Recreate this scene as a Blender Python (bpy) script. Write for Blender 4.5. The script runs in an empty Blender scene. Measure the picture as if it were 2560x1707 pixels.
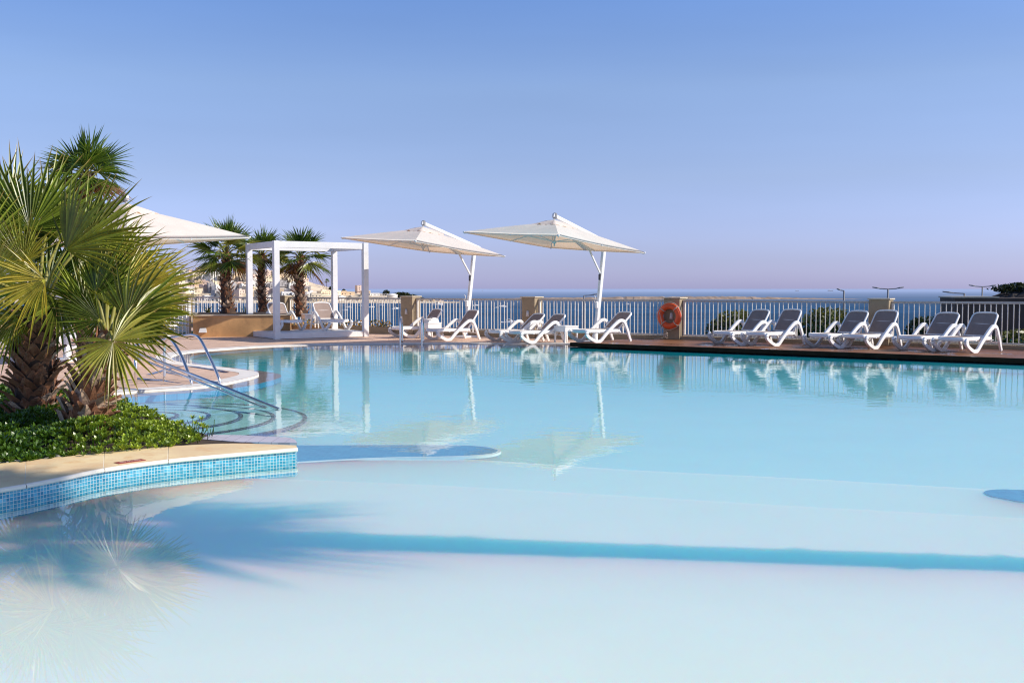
import bpy, math, random
from mathutils import Vector as V, Matrix
from mathutils.geometry import tessellate_polygon
R_ = math.radians
COL = bpy.context.scene.collection
SC = bpy.context.scene

# ------------------------------------------------------------------ camera model
E = 1.45            # eye height above the pool water
F = 2560.0          # focal length in photo pixels
PITCH = math.atan(131.5 / F)
cp, sp = math.cos(PITCH), math.sin(PITCH)

def ray(px, py):
    u = 853.5 - py
    return V((px - 1280.0, F * cp + u * sp, -F * sp + u * cp))

def at(px, py, z=0.0):           # the ground point seen at a photo pixel
    d = ray(px, py)
    t = (z - E) / d.z
    return V((d.x * t, d.y * t, z))

def dep(px, py, Y):              # the point at a given distance
    d = ray(px, py)
    t = Y / d.y
    return V((d.x * t, Y, E + d.z * t))

# ------------------------------------------------------------------ mesh builder
def catmull(pts, n=6, closed=False):
    P = [V(p) for p in pts]
    out = []
    N = len(P)
    rng = range(N if closed else N - 1)
    for i in rng:
        if closed:
            p0, p1, p2, p3 = P[(i - 1) % N], P[i], P[(i + 1) % N], P[(i + 2) % N]
        else:
            p1, p2 = P[i], P[i + 1]
            p0 = P[i - 1] if i > 0 else p1 * 2 - p2
            p3 = P[i + 2] if i + 2 < N else p2 * 2 - p1
        for k in range(n):
            t = k / n
            out.append(0.5 * ((2 * p1) + (p2 - p0) * t + (2 * p0 - 5 * p1 + 4 * p2 - p3) * t * t + (3 * p1 - p0 - 3 * p2 + p3) * t ** 3))
    if not closed:
        out.append(P[-1].copy())
    return out

def offset2d(pts, d):            # polyline moved to its left by d
    out = []
    n = len(pts)
    for i in range(n):
        a = pts[max(0, i - 1)]
        b = pts[min(n - 1, i + 1)]
        t = V((b.x - a.x, b.y - a.y, 0)).normalized()
        out.append(V((pts[i].x - t.y * d, pts[i].y + t.x * d, pts[i].z)))
    return out

class MB:
    def __init__(s):
        s.v = []; s.f = []; s.m = []; s.c = []; s.sm = []
    def vert(s, p, c=(0, 0, 0)):
        s.v.append(tuple(p)); s.c.append(c)
        return len(s.v) - 1
    def face(s, idx, m=0, sm=False):
        s.f.append(tuple(idx)); s.m.append(m); s.sm.append(sm)
    def quad(s, a, b, c, d, m=0, sm=False):
        i = [s.vert(p) for p in (a, b, c, d)]
        s.face(i, m, sm)
    def box(s, c, size, rot=None, m=0, bev=0.0):
        hx, hy, hz = size[0] / 2, size[1] / 2, size[2] / 2
        c = V(c)
        b = min(bev, hx * .45, hy * .45, hz * .45)
        if b <= 0:
            P = [(x, y, z) for z in (-hz, hz) for x, y in ((-hx, -hy), (hx, -hy), (hx, hy), (-hx, hy))]
            FS = [(3, 2, 1, 0), (4, 5, 6, 7), (0, 1, 5, 4), (1, 2, 6, 5), (2, 3, 7, 6), (3, 0, 4, 7)]
            base = len(s.v)
            for p in P:
                p = V(p)
                s.vert((rot @ p if rot else p) + c)
            for f in FS:
                s.face([base + k for k in f], m)
            return
        # bevelled box: three rings of eight-sided section
        def ring(z, ins):
            x, y = hx - ins, hy - ins
            return [(x - b, -y, z), (x, -y + b, z), (x, y - b, z), (x - b, y, z), (-x + b, y, z), (-x, y - b, z), (-x, -y + b, z), (-x + b, -y, z)]
        rings = [ring(-hz, b), ring(-hz + b, 0), ring(hz - b, 0), ring(hz, b)]
        base = len(s.v)
        for r in rings:
            for p in r:
                p = V(p)
                s.vert((rot @ p if rot else p) + c)
        for k in range(3):
            for i in range(8):
                j = (i + 1) % 8
                s.face([base + k * 8 + i, base + k * 8 + j, base + k * 8 + 8 + j, base + k * 8 + 8 + i], m)
        s.face([base + i for i in range(7, -1, -1)], m)
        s.face([base + 24 + i for i in range(8)], m)
    def prism(s, poly, z0, z1, m=0, ms=None, bottom=True):
        ms = m if ms is None else ms
        A = sum(poly[i].x * poly[(i + 1) % len(poly)].y - poly[(i + 1) % len(poly)].x * poly[i].y for i in range(len(poly)))
        if A < 0:
            poly = list(reversed(poly))
        n = len(poly)
        lo = [s.vert((p.x, p.y, z0)) for p in poly]
        hi = [s.vert((p.x, p.y, z1)) for p in poly]
        tris = tessellate_polygon([[V((p.x, p.y, 0)) for p in poly]])
        for t in tris:
            a, b, c = [poly[k] for k in t]
            up = (b.x - a.x) * (c.y - a.y) - (b.y - a.y) * (c.x - a.x) > 0
            t = t if up else (t[0], t[2], t[1])
            s.face([hi[k] for k in t], m)
            if bottom:
                s.face([lo[t[0]], lo[t[2]], lo[t[1]]], m)
        for i in range(n):
            j = (i + 1) % n
            # own vertices keep the sides flat
            s.face([lo[i], lo[j], hi[j], hi[i]], ms)
    def strip(s, A, B, z, m=0):      # flat band between two polylines
        ia = [s.vert((p.x, p.y, z)) for p in A]
        ib = [s.vert((p.x, p.y, z)) for p in B]
        for i in range(len(A) - 1):
            s.face([ia[i], ia[i + 1], ib[i + 1], ib[i]], m)
    def sweep(s, pts, sec, up=V((0, 0, 1)), m=0, sm=True, cap=True, scale=None, closed=False):
        pts = [V(p) for p in pts]
        n = len(pts); k = len(sec)
        rings = []
        for i, p in enumerate(pts):
            if closed:
                t = (pts[(i + 1) % n] - pts[i - 1]).normalized()
            else:
                t = (pts[min(n - 1, i + 1)] - pts[max(0, i - 1)]).normalized()
            side = t.cross(up)
            if side.length < 1e-4:
                side = t.cross(V((1, 0, 0)))
            side.normalize()
            nrm = side.cross(t).normalized()
            sc = scale[i] if scale else 1.0
            rings.append([s.vert(p + side * (a * sc) + nrm * (b * sc)) for a, b in sec])
        for i in range(n if closed else n - 1):
            r0, r1 = rings[i], rings[(i + 1) % n]
            for j in range(k):
                jj = (j + 1) % k
                s.face([r0[j], r0[jj], r1[jj], r1[j]], m, sm)
        if cap and not closed:
            s.face(list(reversed(rings[0])), m); s.face(rings[-1], m)
    def tube(s, pts, r, n=8, m=0, scale=None, up=V((0, 0, 1)), closed=False):
        s.sweep(pts, [(r * math.cos(2 * math.pi * i / n), r * math.sin(2 * math.pi * i / n)) for i in range(n)], up, m, True, True, scale, closed)
    def bar(s, a, b, w, h, m=0, up=V((0, 0, 1)), bev=.0):
        s.sweep([a, b], chamf(w, h, bev), up, m, False)
    def lathe(s, prof, n=16, c=(0, 0, 0), m=0, sm=True):
        c = V(c); rings = []
        for r, z in prof:
            rings.append([s.vert(c + V((r * math.cos(2 * math.pi * i / n), r * math.sin(2 * math.pi * i / n), z))) for i in range(n)])
        for a, b in zip(rings[:-1], rings[1:]):
            for i in range(n):
                j = (i + 1) % n
                s.face([a[i], a[j], b[j], b[i]], m, sm)
        if prof[-1][0] > 1e-4: s.face(rings[-1], m)
        if prof[0][0] > 1e-4: s.face(list(reversed(rings[0])), m)
    def build(s, name, mats, parent=None, loc=None, attr=False):
        me = bpy.data.meshes.new(name)
        me.from_pydata(s.v, [], s.f)
        mats = mats if isinstance(mats, (list, tuple)) else [mats]
        for mt in mats: me.materials.append(mt)
        me.polygons.foreach_set('material_index', s.m)
        me.polygons.foreach_set('use_smooth', s.sm)
        if attr:
            a = me.attributes.new('col', 'FLOAT_COLOR', 'POINT')
            flat = []
            for c in s.c: flat += [c[0], c[1], c[2], 1.0]
            a.data.foreach_set('color', flat)
        me.update()
        o = bpy.data.objects.new(name, me)
        COL.objects.link(o)
        if parent: o.parent = parent
        if loc is not None: o.location = loc
        return o

def chamf(w, h, b):
    x, y = w / 2, h / 2
    if b <= 0: return [(-x, -y), (x, -y), (x, y), (-x, y)]
    return [(-x + b, -y), (x - b, -y), (x, -y + b), (x, y - b), (x - b, y), (-x + b, y), (-x, y - b), (-x, -y + b)]

def tag(o, label=None, cat=None, group=None, kind=None):
    if label: o['label'] = label
    if cat: o['category'] = cat
    if group: o['group'] = group
    if kind: o['kind'] = kind
    return o

def thing(name, label, cat, loc=(0, 0, 0), rz=0.0, group=None):
    o = bpy.data.objects.new(name, None)
    o.empty_display_size = .2
    COL.objects.link(o)
    o.location = loc; o.rotation_euler = (0, 0, rz)
    return tag(o, label, cat, group)

def dup(o, parent=None):
    c = o.copy(); COL.objects.link(c)
    if parent: c.parent = parent
    for ch in [k for k in bpy.data.objects if k.parent == o]:
        dup(ch, c)
    return c

# ------------------------------------------------------------------ materials
class NT:
    def __init__(s, name):
        s.mat = bpy.data.materials.new(name); s.mat.use_nodes = True
        s.nt = s.mat.node_tree; s.nt.nodes.clear()
        s.out = s.n('ShaderNodeOutputMaterial')
    def n(s, t, **kw):
        nd = s.nt.nodes.new(t)
        for k, v in kw.items():
            if k.startswith('i_'):
                nd.inputs[k[2:].replace('_', ' ')].default_value = v
            else: setattr(nd, k, v)
        return nd
    def l(s, a, b): s.nt.links.new(a, b)
    def math(s, op, a, b=None, c=None):
        nd = s.n('ShaderNodeMath', operation=op)
        for i, x in enumerate((a, b, c)):
            if x is None: continue
            if isinstance(x, (int, float)): nd.inputs[i].default_value = x
            else: s.l(x, nd.inputs[i])
        return nd.outputs[0]
    def mix(s, f, a, b, bt='MIX'):
        nd = s.n('ShaderNodeMix', data_type='RGBA', blend_type=bt)
        for i, x in ((0, f), (6, a), (7, b)):
            if isinstance(x, (int, float)): nd.inputs[i].default_value = x
            elif isinstance(x, (tuple, list)): nd.inputs[i].default_value = (x[0], x[1], x[2], 1)
            else: s.l(x, nd.inputs[i])
        return nd.outputs[2]
    def noise(s, vec, scale, detail=4.0, rough=.55):
        nd = s.n('ShaderNodeTexNoise'); nd.inputs['Scale'].default_value = scale
        nd.inputs['Detail'].default_value = detail; nd.inputs['Roughness'].default_value = rough
        if vec is not None: s.l(vec, nd.inputs['Vector'])
        return nd.outputs['Fac']
    def ramp(s, fac, stops):
        nd = s.n('ShaderNodeValToRGB')
        el = nd.color_ramp.elements
        while len(el) < len(stops): el.new(.5)
        for e, (p, c) in zip(el, stops):
            e.position = p; e.color = (c[0], c[1], c[2], 1)
        s.l(fac, nd.inputs[0]); return nd.outputs[0]
    def maprange(s, v, a, b, c=0.0, d=1.0):
        nd = s.n('ShaderNodeMapRange')
        nd.inputs[1].default_value = a; nd.inputs[2].default_value = b
        nd.inputs[3].default_value = c; nd.inputs[4].default_value = d
        s.l(v, nd.inputs[0]); return nd.outputs[0]

def pos(nt): return nt.n('ShaderNodeNewGeometry').outputs['Position']
def objc(nt): return nt.n('ShaderNodeTexCoord').outputs['Object']

def simple(name, col, rough=.5, var=.12, scale=6.0, bump=0.0, bscale=40.0, metal=0.0, spec=.5, dirt=None, coord='obj'):
    nt = NT(name)
    b = nt.n('ShaderNodeBsdfPrincipled'); nt.l(b.outputs[0], nt.out.inputs[0])
    vec = objc(nt) if coord == 'obj' else pos(nt)
    f = nt.noise(vec, scale, 5)
    f = nt.maprange(f, .3, .7)
    lo = tuple(c * (1 - var) for c in col); hi = tuple(min(1, c * (1 + var)) for c in col)
    c = nt.mix(f, lo, hi)
    if dirt:
        g = nt.maprange(nt.noise(vec, scale * 2.7, 6, .7), .52, .75)
        c = nt.mix(nt.math('MULTIPLY', g, dirt[3]), c, dirt[:3])
    nt.l(c, b.inputs['Base Color'])
    b.inputs['Roughness'].default_value = rough; b.inputs['Metallic'].default_value = metal
    b.inputs['Specular IOR Level'].default_value = spec
    if bump > 0:
        bp = nt.n('ShaderNodeBump'); bp.inputs['Strength'].default_value = bump; bp.inputs['Distance'].default_value = .01
        nt.l(nt.noise(vec, bscale, 4), bp.inputs['Height']); nt.l(bp.outputs[0], b.inputs['Normal'])
    return nt.mat

def leafmat(name, base, tip, dark, trans=.35, tipstart=.75, yellow=None):
    nt = NT(name)
    a = nt.n('ShaderNodeAttribute', attribute_name='col')
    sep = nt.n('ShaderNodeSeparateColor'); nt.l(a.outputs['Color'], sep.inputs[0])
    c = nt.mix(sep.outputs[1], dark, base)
    if yellow: c = nt.mix(nt.math('MULTIPLY', sep.outputs[2], 1.0), c, yellow)
    c = nt.mix(nt.maprange(sep.outputs[0], tipstart, 1.0), c, tip)
    nz = nt.maprange(nt.noise(objc(nt), 14, 3), .3, .7, .8, 1.2)
    c = nt.mix(1.0, c, nz, 'MULTIPLY')
    d = nt.n('ShaderNodeBsdfPrincipled'); nt.l(c, d.inputs['Base Color']); d.inputs['Roughness'].default_value = .33
    d.inputs['Specular IOR Level'].default_value = .5
    t = nt.n('ShaderNodeBsdfTranslucent'); nt.l(nt.mix(1.0, c, (1.25, 1.15, .55), 'MULTIPLY'), t.inputs[0])
    m = nt.n('ShaderNodeMixShader'); m.inputs[0].default_value = trans
    nt.l(d.outputs[0], m.inputs[1]); nt.l(t.outputs[0], m.inputs[2]); nt.l(m.outputs[0], nt.out.inputs[0])
    return nt.mat

def tilemat(name, size, cols, grout, axis=None, rough=.2, gw=.10, spec=.5):
    """square mosaic; axis=(dx,dy) lays it on a wall running that way, None on the floor"""
    nt = NT(name)
    p = pos(nt)
    sep = nt.n('ShaderNodeSeparateXYZ'); nt.l(p, sep.inputs[0])
    if axis:
        dt = nt.n('ShaderNodeVectorMath', operation='DOT_PRODUCT'); nt.l(p, dt.inputs[0]); dt.inputs[1].default_value = (axis[0], axis[1], 0)
        u, v = dt.outputs['Value'], sep.outputs[2]
    else: u, v = sep.outputs[0], sep.outputs[1]
    u = nt.math('DIVIDE', u, size); v = nt.math('DIVIDE', v, size)
    fu = nt.math('FRACT', u); fv = nt.math('FRACT', v)
    cu = nt.math('FLOOR', u); cv = nt.math('FLOOR', v)
    comb = nt.n('ShaderNodeCombineXYZ'); nt.l(cu, comb.inputs[0]); nt.l(cv, comb.inputs[1])
    wn = nt.n('ShaderNodeTexWhiteNoise', noise_dimensions='2D'); nt.l(comb.outputs[0], wn.inputs['Vector'])
    stops = [(i / (len(cols) - 1), c) for i, c in enumerate(cols)]
    c = nt.ramp(wn.outputs['Value'], stops)
    g = nt.math('MINIMUM', nt.math('MINIMUM', fu, nt.math('SUBTRACT', 1.0, fu)), nt.math('MINIMUM', fv, nt.math('SUBTRACT', 1.0, fv)))
    g = nt.math('LESS_THAN', g, gw)
    c = nt.mix(g, c, grout)
    b = nt.n('ShaderNodeBsdfPrincipled'); nt.l(c, b.inputs['Base Color']); b.inputs['Roughness'].default_value = rough
    b.inputs['Specular IOR Level'].default_value = spec
    nt.l(b.outputs[0], nt.out.inputs[0]); return nt.mat

def paving(name, col, joint, sx, sy, ang, rough=.6, var=.2, spec=.3, wet=False, offs=.5, jw=.012):
    nt = NT(name)
    mp = nt.n('ShaderNodeMapping'); mp.inputs['Rotation'].default_value = (0, 0, ang); nt.l(pos(nt), mp.inputs[0])
    br = nt.n('ShaderNodeTexBrick', offset=offs)
    br.inputs['Scale'].default_value = 1.0; br.inputs['Brick Width'].default_value = sx; br.inputs['Row Height'].default_value = sy
    br.inputs['Mortar Size'].default_value = jw / 2; br.inputs['Mortar Smooth'].default_value = .3; br.inputs['Bias'].default_value = 0
    br.inputs['Color1'].default_value = (*[c * (1 - var) for c in col], 1); br.inputs['Color2'].default_value = (*[min(1, c * (1 + var)) for c in col], 1)
    br.inputs['Mortar'].default_value = (*joint, 1)
    nt.l(mp.outputs[0], br.inputs['Vector'])
    nz = nt.noise(mp.outputs[0], 3.5, 6, .65)
    c = nt.mix(1.0, br.outputs['Color'], nt.maprange(nz, .25, .75, .75, 1.2), 'MULTIPLY')
    b = nt.n('ShaderNodeBsdfPrincipled'); b.inputs['Roughness'].default_value = rough; b.inputs['Specular IOR Level'].default_value = spec
    if wet:
        w = nt.maprange(nt.noise(pos(nt), 1.3, 3), .56, .62)
        c = nt.mix(nt.math('MULTIPLY', w, .45), c, tuple(x * .35 for x in col))
        nt.l(nt.maprange(w, 0, 1, rough, .08), b.inputs['Roughness'])
    nt.l(c, b.inputs['Base Color'])
    bp = nt.n('ShaderNodeBump'); bp.inputs['Strength'].default_value = .4; bp.inputs['Distance'].default_value = .006
    nt.l(nt.math('SUBTRACT', nt.math('MULTIPLY', nz, .5), br.outputs['Fac']), bp.inputs['Height']); nt.l(bp.outputs[0], b.inputs['Normal'])
    nt.l(b.outputs[0], nt.out.inputs[0]); return nt.mat

M = {}
M['white'] = simple('white_paint', (.80, .79, .78), .4, .05, 3, dirt=(.5, .46, .42, .25))
M['plastic'] = simple('white_resin', (.93, .91, .885), .32, .04, 4, dirt=(.55, .5, .47, .2))
M['sling'] = simple('taupe_sling', (.31, .23, .195), .75, .08, 9, bump=.3, bscale=240)
def canvas():
    nt = NT('ecru_canvas')
    f = nt.maprange(nt.noise(objc(nt), 2.5, 5), .3, .7, .94, 1.04)
    c = nt.mix(1.0, (.95, .91, .85), f, 'MULTIPLY')
    d = nt.n('ShaderNodeBsdfDiffuse'); nt.l(c, d.inputs[0])
    t = nt.n('ShaderNodeBsdfTranslucent'); nt.l(nt.mix(1.0, c, (1.0, .70, .46), 'MULTIPLY'), t.inputs[0])
    m = nt.n('ShaderNodeMixShader'); m.inputs[0].default_value = .36
    nt.l(d.outputs[0], m.inputs[1]); nt.l(t.outputs[0], m.inputs[2]); nt.l(m.outputs[0], nt.out.inputs[0]); return nt.mat
M['canvas'] = canvas()
M['fence'] = simple('cream_metal', (.80, .755, .69), .45, .05, 5)
M['rail'] = simple('greige_rail', (.50, .47, .43), .45, .06, 5)
M['pillar'] = simple('ochre_render', (.36, .275, .175), .85, .12, 2.2, bump=.4, bscale=30, dirt=(.25, .19, .12, .4))
M['cap'] = simple('stone_cap', (.62, .52, .38), .8, .1, 4, bump=.2)
M['chrome'] = simple('stainless_steel', (.80, .78, .76), .24, .04, 8, metal=1.0)
M['darkmetal'] = simple('dark_metal', (.06, .06, .065), .5, .1)
M['lampmetal'] = simple('grey_galvanised', (.22, .22, .23), .5, .1)
M['sconce'] = simple('sconce_white', (.66, .63, .60), .5, .05)
M['orange'] = simple('orange_buoy', (.84, .11, .025), .5, .14, 5, dirt=(.5, .10, .04, .3))
M['rope'] = simple('pale_rope', (.6, .5, .4), .8, .1, 30)
M['coping'] = simple('white_coping', (.84, .79, .73), .7, .09, 3.5, bump=.2, coord='pos', dirt=(.45, .38, .3, .35))
M['sand'] = simple('sandstone_coping', (.98, .68, .38), .65, .16, 2.6, bump=.15, coord='pos', dirt=(.80, .42, .15, .75))
M['joint'] = simple('stone_joint', (.38, .24, .14), .9, .1)
M['sandedge'] = simple('sandstone_edge', (.92, .84, .70), .6, .06, 5, coord='pos')
M['soil'] = simple('soil', (.07, .045, .03), .95, .3, 9, bump=.8, bscale=20)
M['planter'] = simple('ochre_stone', (.58, .32, .13), .7, .28, 1.3, bump=.2, coord='pos', dirt=(.25, .13, .06, .5))
M['grass'] = simple('grass', (.08, .16, .03), .9, .3, 6, bump=.5)
M['red'] = simple('red_plaque', (.36, .06, .04), .5, .15, 20)
M['pale'] = simple('pale_lettering', (.75, .55, .5), .6, .05)
M['navy'] = tilemat('navy_mosaic', .024, [(.012, .014, .07), (.02, .025, .11), (.04, .05, .17)], (.08, .09, .2))
M['towel'] = simple('white_towel', (.82, .80, .77), .95, .05, 8, bump=.5, bscale=120)
M['bagblack'] = simple('black_cloth', (.02, .02, .025), .8, .2)
M['redcloth'] = simple('red_cloth', (.55, .05, .03), .8, .1)
M['boat'] = simple('boat_white', (.82, .81, .8), .4, .05, coord='obj')
M['boatblue'] = simple('boat_blue', (.05, .12, .3), .4, .1)
M['glassdark'] = simple('dark_glass', (.03, .035, .045), .15, .1)
M['trunk'] = simple('palm_bark_dark', (.06, .034, .022), .9, .35, 7, bump=.6, bscale=40)
M['boot'] = simple('palm_boot_brown', (.25, .11, .055), .8, .4, 8, bump=.5, bscale=60)
M['bootpale'] = simple('palm_boot_pale', (.50, .35, .24), .85, .25, 8, bump=.5, bscale=60)
M['petiole'] = simple('petiole_green', (.26, .24, .05), .5, .2, 5)
M['frond'] = leafmat('fan_frond_green', (.34, .43, .05), (.48, .28, .10), (.018, .055, .005), .24, .80, (.74, .56, .08))
M['frondfar'] = leafmat('fan_frond_far', (.27, .37, .05), (.36, .26, .11), (.03, .08, .01), .30, .88, (.6, .48, .09))
M['deadfrond'] = leafmat('dead_frond', (.34, .16, .06), (.3, .2, .1), (.16, .07, .03), .3)
M['shrub'] = leafmat('succulent_green', (.50, .62, .05), (.66, .62, .10), (.05, .13, .01), .32, .92)
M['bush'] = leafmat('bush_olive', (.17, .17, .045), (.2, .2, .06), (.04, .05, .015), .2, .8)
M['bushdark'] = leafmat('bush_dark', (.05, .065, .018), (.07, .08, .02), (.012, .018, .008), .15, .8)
M['flower'] = leafmat('marigold', (.75, .36, .01), (.85, .45, .02), (.12, .14, .02), .2, .95)
M['deck'] = paving('terrace_paving', (.76, .52, .38), (.42, .27, .19), .9, .14, R_(-6), .6, .09, .25)
M['wood'] = paving('wood_deck', (.27, .12, .055), (.06, .026, .015), 2.4, .12, R_(35), .5, .2, .2, wet=True)
M['fascia'] = simple('dark_fascia', (.04, .022, .012), .8, .3, 4, coord='pos', spec=.1)
M['basin'] = None
M['ledge'] = tilemat('mauve_mosaic', .05, [(.40, .30, .27), (.46, .36, .33), (.52, .42, .40)], (.44, .36, .34), None, .4, .06)
M['lilac'] = tilemat('lilac_tile', .12, [(.56, .51, .56), (.62, .57, .62), (.66, .62, .66)], (.45, .4, .45), None, .4, .04)
M['bluemosaic'] = tilemat('blue_mosaic', .055, [(.02, .27, .50), (.035, .34, .58), (.07, .42, .66), (.03, .30, .54)], (.08, .42, .64), None, .35, .05)

# pool surfaces -------------------------------------------------------------
def basin():
    nt = NT('pool_basin')
    p = pos(nt); sep = nt.n('ShaderNodeSeparateXYZ'); nt.l(p, sep.inputs[0])
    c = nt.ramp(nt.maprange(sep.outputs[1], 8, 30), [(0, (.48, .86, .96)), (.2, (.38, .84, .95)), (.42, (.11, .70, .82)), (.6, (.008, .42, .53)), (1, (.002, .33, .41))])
    f = nt.maprange(nt.noise(p, .6, 3), .3, .7, .94, 1.05)
    c = nt.mix(1.0, c, f, 'MULTIPLY')
    b = nt.n('ShaderNodeBsdfDiffuse'); nt.l(c, b.inputs[0]); nt.l(b.outputs[0], nt.out.inputs[0]); return nt.mat
M['basin'] = basin()
def shelfmat(name, near, far, sss=False):
    nt = NT(name)
    p = pos(nt); sep = nt.n('ShaderNodeSeparateXYZ'); nt.l(p, sep.inputs[0])
    c = nt.mix(nt.maprange(sep.outputs[1], 4.5, 10.5), near, far)
    f = nt.maprange(nt.noise(p, .9, 4), .3, .7, .965, 1.02)
    c = nt.mix(1.0, c, f, 'MULTIPLY')
    if sss:          # light spreads sideways in the pale floor and the water over it
        b = nt.n('ShaderNodeBsdfPrincipled'); b.inputs['Roughness'].default_value = .9; b.inputs['Specular IOR Level'].default_value = 0
        b.inputs['Subsurface Weight'].default_value = 1.0; b.inputs['Subsurface Radius'].default_value = (.02, .9, 1.2); b.inputs['Subsurface Scale'].default_value = 1.0
        nt.l(c, b.inputs['Base Color']); nt.l(b.outputs[0], nt.out.inputs[0]); return nt.mat
    b = nt.n('ShaderNodeBsdfDiffuse'); nt.l(c, b.inputs[0]); nt.l(b.outputs[0], nt.out.inputs[0]); return nt.mat
M['shelf'] = shelfmat('pool_shelf', (.88, .96, .90), (.68, .90, .92), True)
M['shelf2'] = shelfmat('pool_shelf_step', (.70, .90, .92), (.56, .87, .93), True)
def floormat():
    nt = NT('pool_floor')
    a = nt.n('ShaderNodeAttribute', attribute_name='col')
    f = nt.maprange(nt.noise(pos(nt), .9, 4), .3, .7, .97, 1.02)
    c = nt.mix(1.0, a.outputs['Color'], f, 'MULTIPLY')
    b = nt.n('ShaderNodeBsdfPrincipled'); b.inputs['Roughness'].default_value = .9; b.inputs['Specular IOR Level'].default_value = 0
    # light spreads sideways in the pale floor and in the water over it, blue farthest
    b.inputs['Subsurface Weight'].default_value = .8; b.inputs['Subsurface Radius'].default_value = (.50, 3.2, 4.6); b.inputs['Subsurface Scale'].default_value = 1.0
    nt.l(c, b.inputs['Base Color']); nt.l(b.outputs[0], nt.out.inputs[0]); return nt.mat
M['poolfloor'] = floormat()
M['stepfloor'] = shelfmat('pool_steps', (.5, .85, .9), (.42, .80, .84))
M['rim'] = simple('white_rim', (.75, .86, .88), .5, .03, coord='pos')

def watermat(name):
    nt = NT(name)
    geo = nt.n('ShaderNodeNewGeometry')
    mp = nt.n('ShaderNodeMapping'); mp.inputs['Scale'].default_value = (1.0, 1.0, 1.0); nt.l(geo.outputs['Position'], mp.inputs[0])
    sep = nt.n('ShaderNodeSeparateXYZ'); nt.l(geo.outputs['Position'], sep.inputs[0])
    h1 = nt.noise(mp.outputs[0], 14, 2, .5)
    h2 = nt.noise(mp.outputs[0], 2.2, 2, .5)
    patch = nt.maprange(nt.noise(mp.outputs[0], .35, 2), .38, .62, .25, 1.0)
    amp = nt.maprange(sep.outputs[1], 6.0, 12.5, .04, 1.0)
    h = nt.math('ADD', nt.math('MULTIPLY', nt.math('MULTIPLY', h1, patch), .0011), nt.math('MULTIPLY', h2, .0034))
    h = nt.math('MULTIPLY', h, amp)
    bp = nt.n('ShaderNodeBump'); bp.inputs['Strength'].default_value = 1.0; bp.inputs['Distance'].default_value = 1.0
    nt.l(h, bp.inputs['Height'])
    dt = nt.n('ShaderNodeVectorMath', operation='DOT_PRODUCT'); nt.l(bp.outputs[0], dt.inputs[0]); nt.l(geo.outputs['Incoming'], dt.inputs[1])
    c = nt.math('MINIMUM', nt.math('ABSOLUTE', dt.outputs['Value']), 1.0)
    fr = nt.math('ADD', nt.math('MULTIPLY', nt.math('POWER', nt.math('SUBTRACT', 1.0, c), 5.0), .98), .02)
    tr = nt.n('ShaderNodeBsdfTransparent'); tr.inputs[0].default_value = (.96, 1.0, .985, 1)
    gl = nt.n('ShaderNodeBsdfGlossy'); gl.inputs['Roughness'].default_value = 0.0; nt.l(bp.outputs[0], gl.inputs['Normal'])
    m = nt.n('ShaderNodeMixShader'); nt.l(fr, m.inputs[0]); nt.l(tr.outputs[0], m.inputs[1]); nt.l(gl.outputs[0], m.inputs[2])
    nt.l(m.outputs[0], nt.out.inputs[0]); return nt.mat
M['water'] = watermat('pool_water')

def seamat():
    nt = NT('sea_water')
    p = pos(nt)
    sep = nt.n('ShaderNodeSeparateXYZ'); nt.l(p, sep.inputs[0])
    mp = nt.n('ShaderNodeMapping'); mp.inputs['Scale'].default_value = (.012, .05, .05); nt.l(p, mp.inputs[0])
    n1 = nt.maprange(nt.noise(mp.outputs[0], 1.0, 5, .6), .3, .7, .75, 1.3)
    mp2 = nt.n('ShaderNodeMapping'); mp2.inputs['Scale'].default_value = (.0006, .0035, .05); nt.l(p, mp2.inputs[0])
    n2 = nt.maprange(nt.noise(mp2.outputs[0], 1.0, 4, .5), .3, .7, .7, 1.35)
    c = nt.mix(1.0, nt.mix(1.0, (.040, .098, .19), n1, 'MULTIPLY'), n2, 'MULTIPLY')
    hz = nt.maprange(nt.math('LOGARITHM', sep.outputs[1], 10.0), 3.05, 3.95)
    c = nt.mix(hz, c, (.36, .45, .65))  # distance haze painted into the sea colour, paler towards the horizon
    d = nt.n('ShaderNodeBsdfDiffuse'); nt.l(c, d.inputs[0])
    nt.l(d.outputs[0], nt.out.inputs[0]); return nt.mat
M['sea'] = seamat()
M['land'] = simple('pale_limestone', (.70, .56, .40), .9, .2, .012, coord='pos', dirt=(.20, .19, .10, .6))
M['rocks'] = simple('breakwater_rock', (.36, .26, .19), .9, .35, .05, coord='pos')
M['rockdark'] = simple('dark_rock', (.055, .045, .042), .95, .5, 1.0, bump=1.0, bscale=2.0, coord='pos')
M['wallbrown'] = simple('brown_wall', (.10, .068, .05), .9, .3, 1.0, coord='pos')
for nm, c in dict(hcream=(.82, .68, .48), hwhite=(.88, .84, .77), hsand=(.72, .54, .35), hpink=(.76, .57, .46), hgrey=(.42, .39, .38), hred=(.38, .16, .1), hgreen=(.25, .5, .45)).items():
    M[nm] = simple('render_' + nm[1:], c, .9, .1, .15)
M['hwin'] = simple('house_window', (.10, .085, .08), .4, .3, .3)

# ------------------------------------------------------------------ sun, sky, camera
SUN_EL = R_(32)
SUN_H = V((.991, -.133, 0)).normalized()
SUN = V((SUN_H.x * math.cos(SUN_EL), SUN_H.y * math.cos(SUN_EL), math.sin(SUN_EL)))
ld = bpy.data.lights.new('sun', 'SUN'); ld.energy = 5.0; ld.angle = R_(.53); ld.color = (1.0, .925, .81)
lo = bpy.data.objects.new('sun', ld); COL.objects.link(lo)
lo.rotation_euler = (-SUN).to_track_quat('-Z', 'Y').to_euler(); lo.location = (20, -5, 30)

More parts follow.
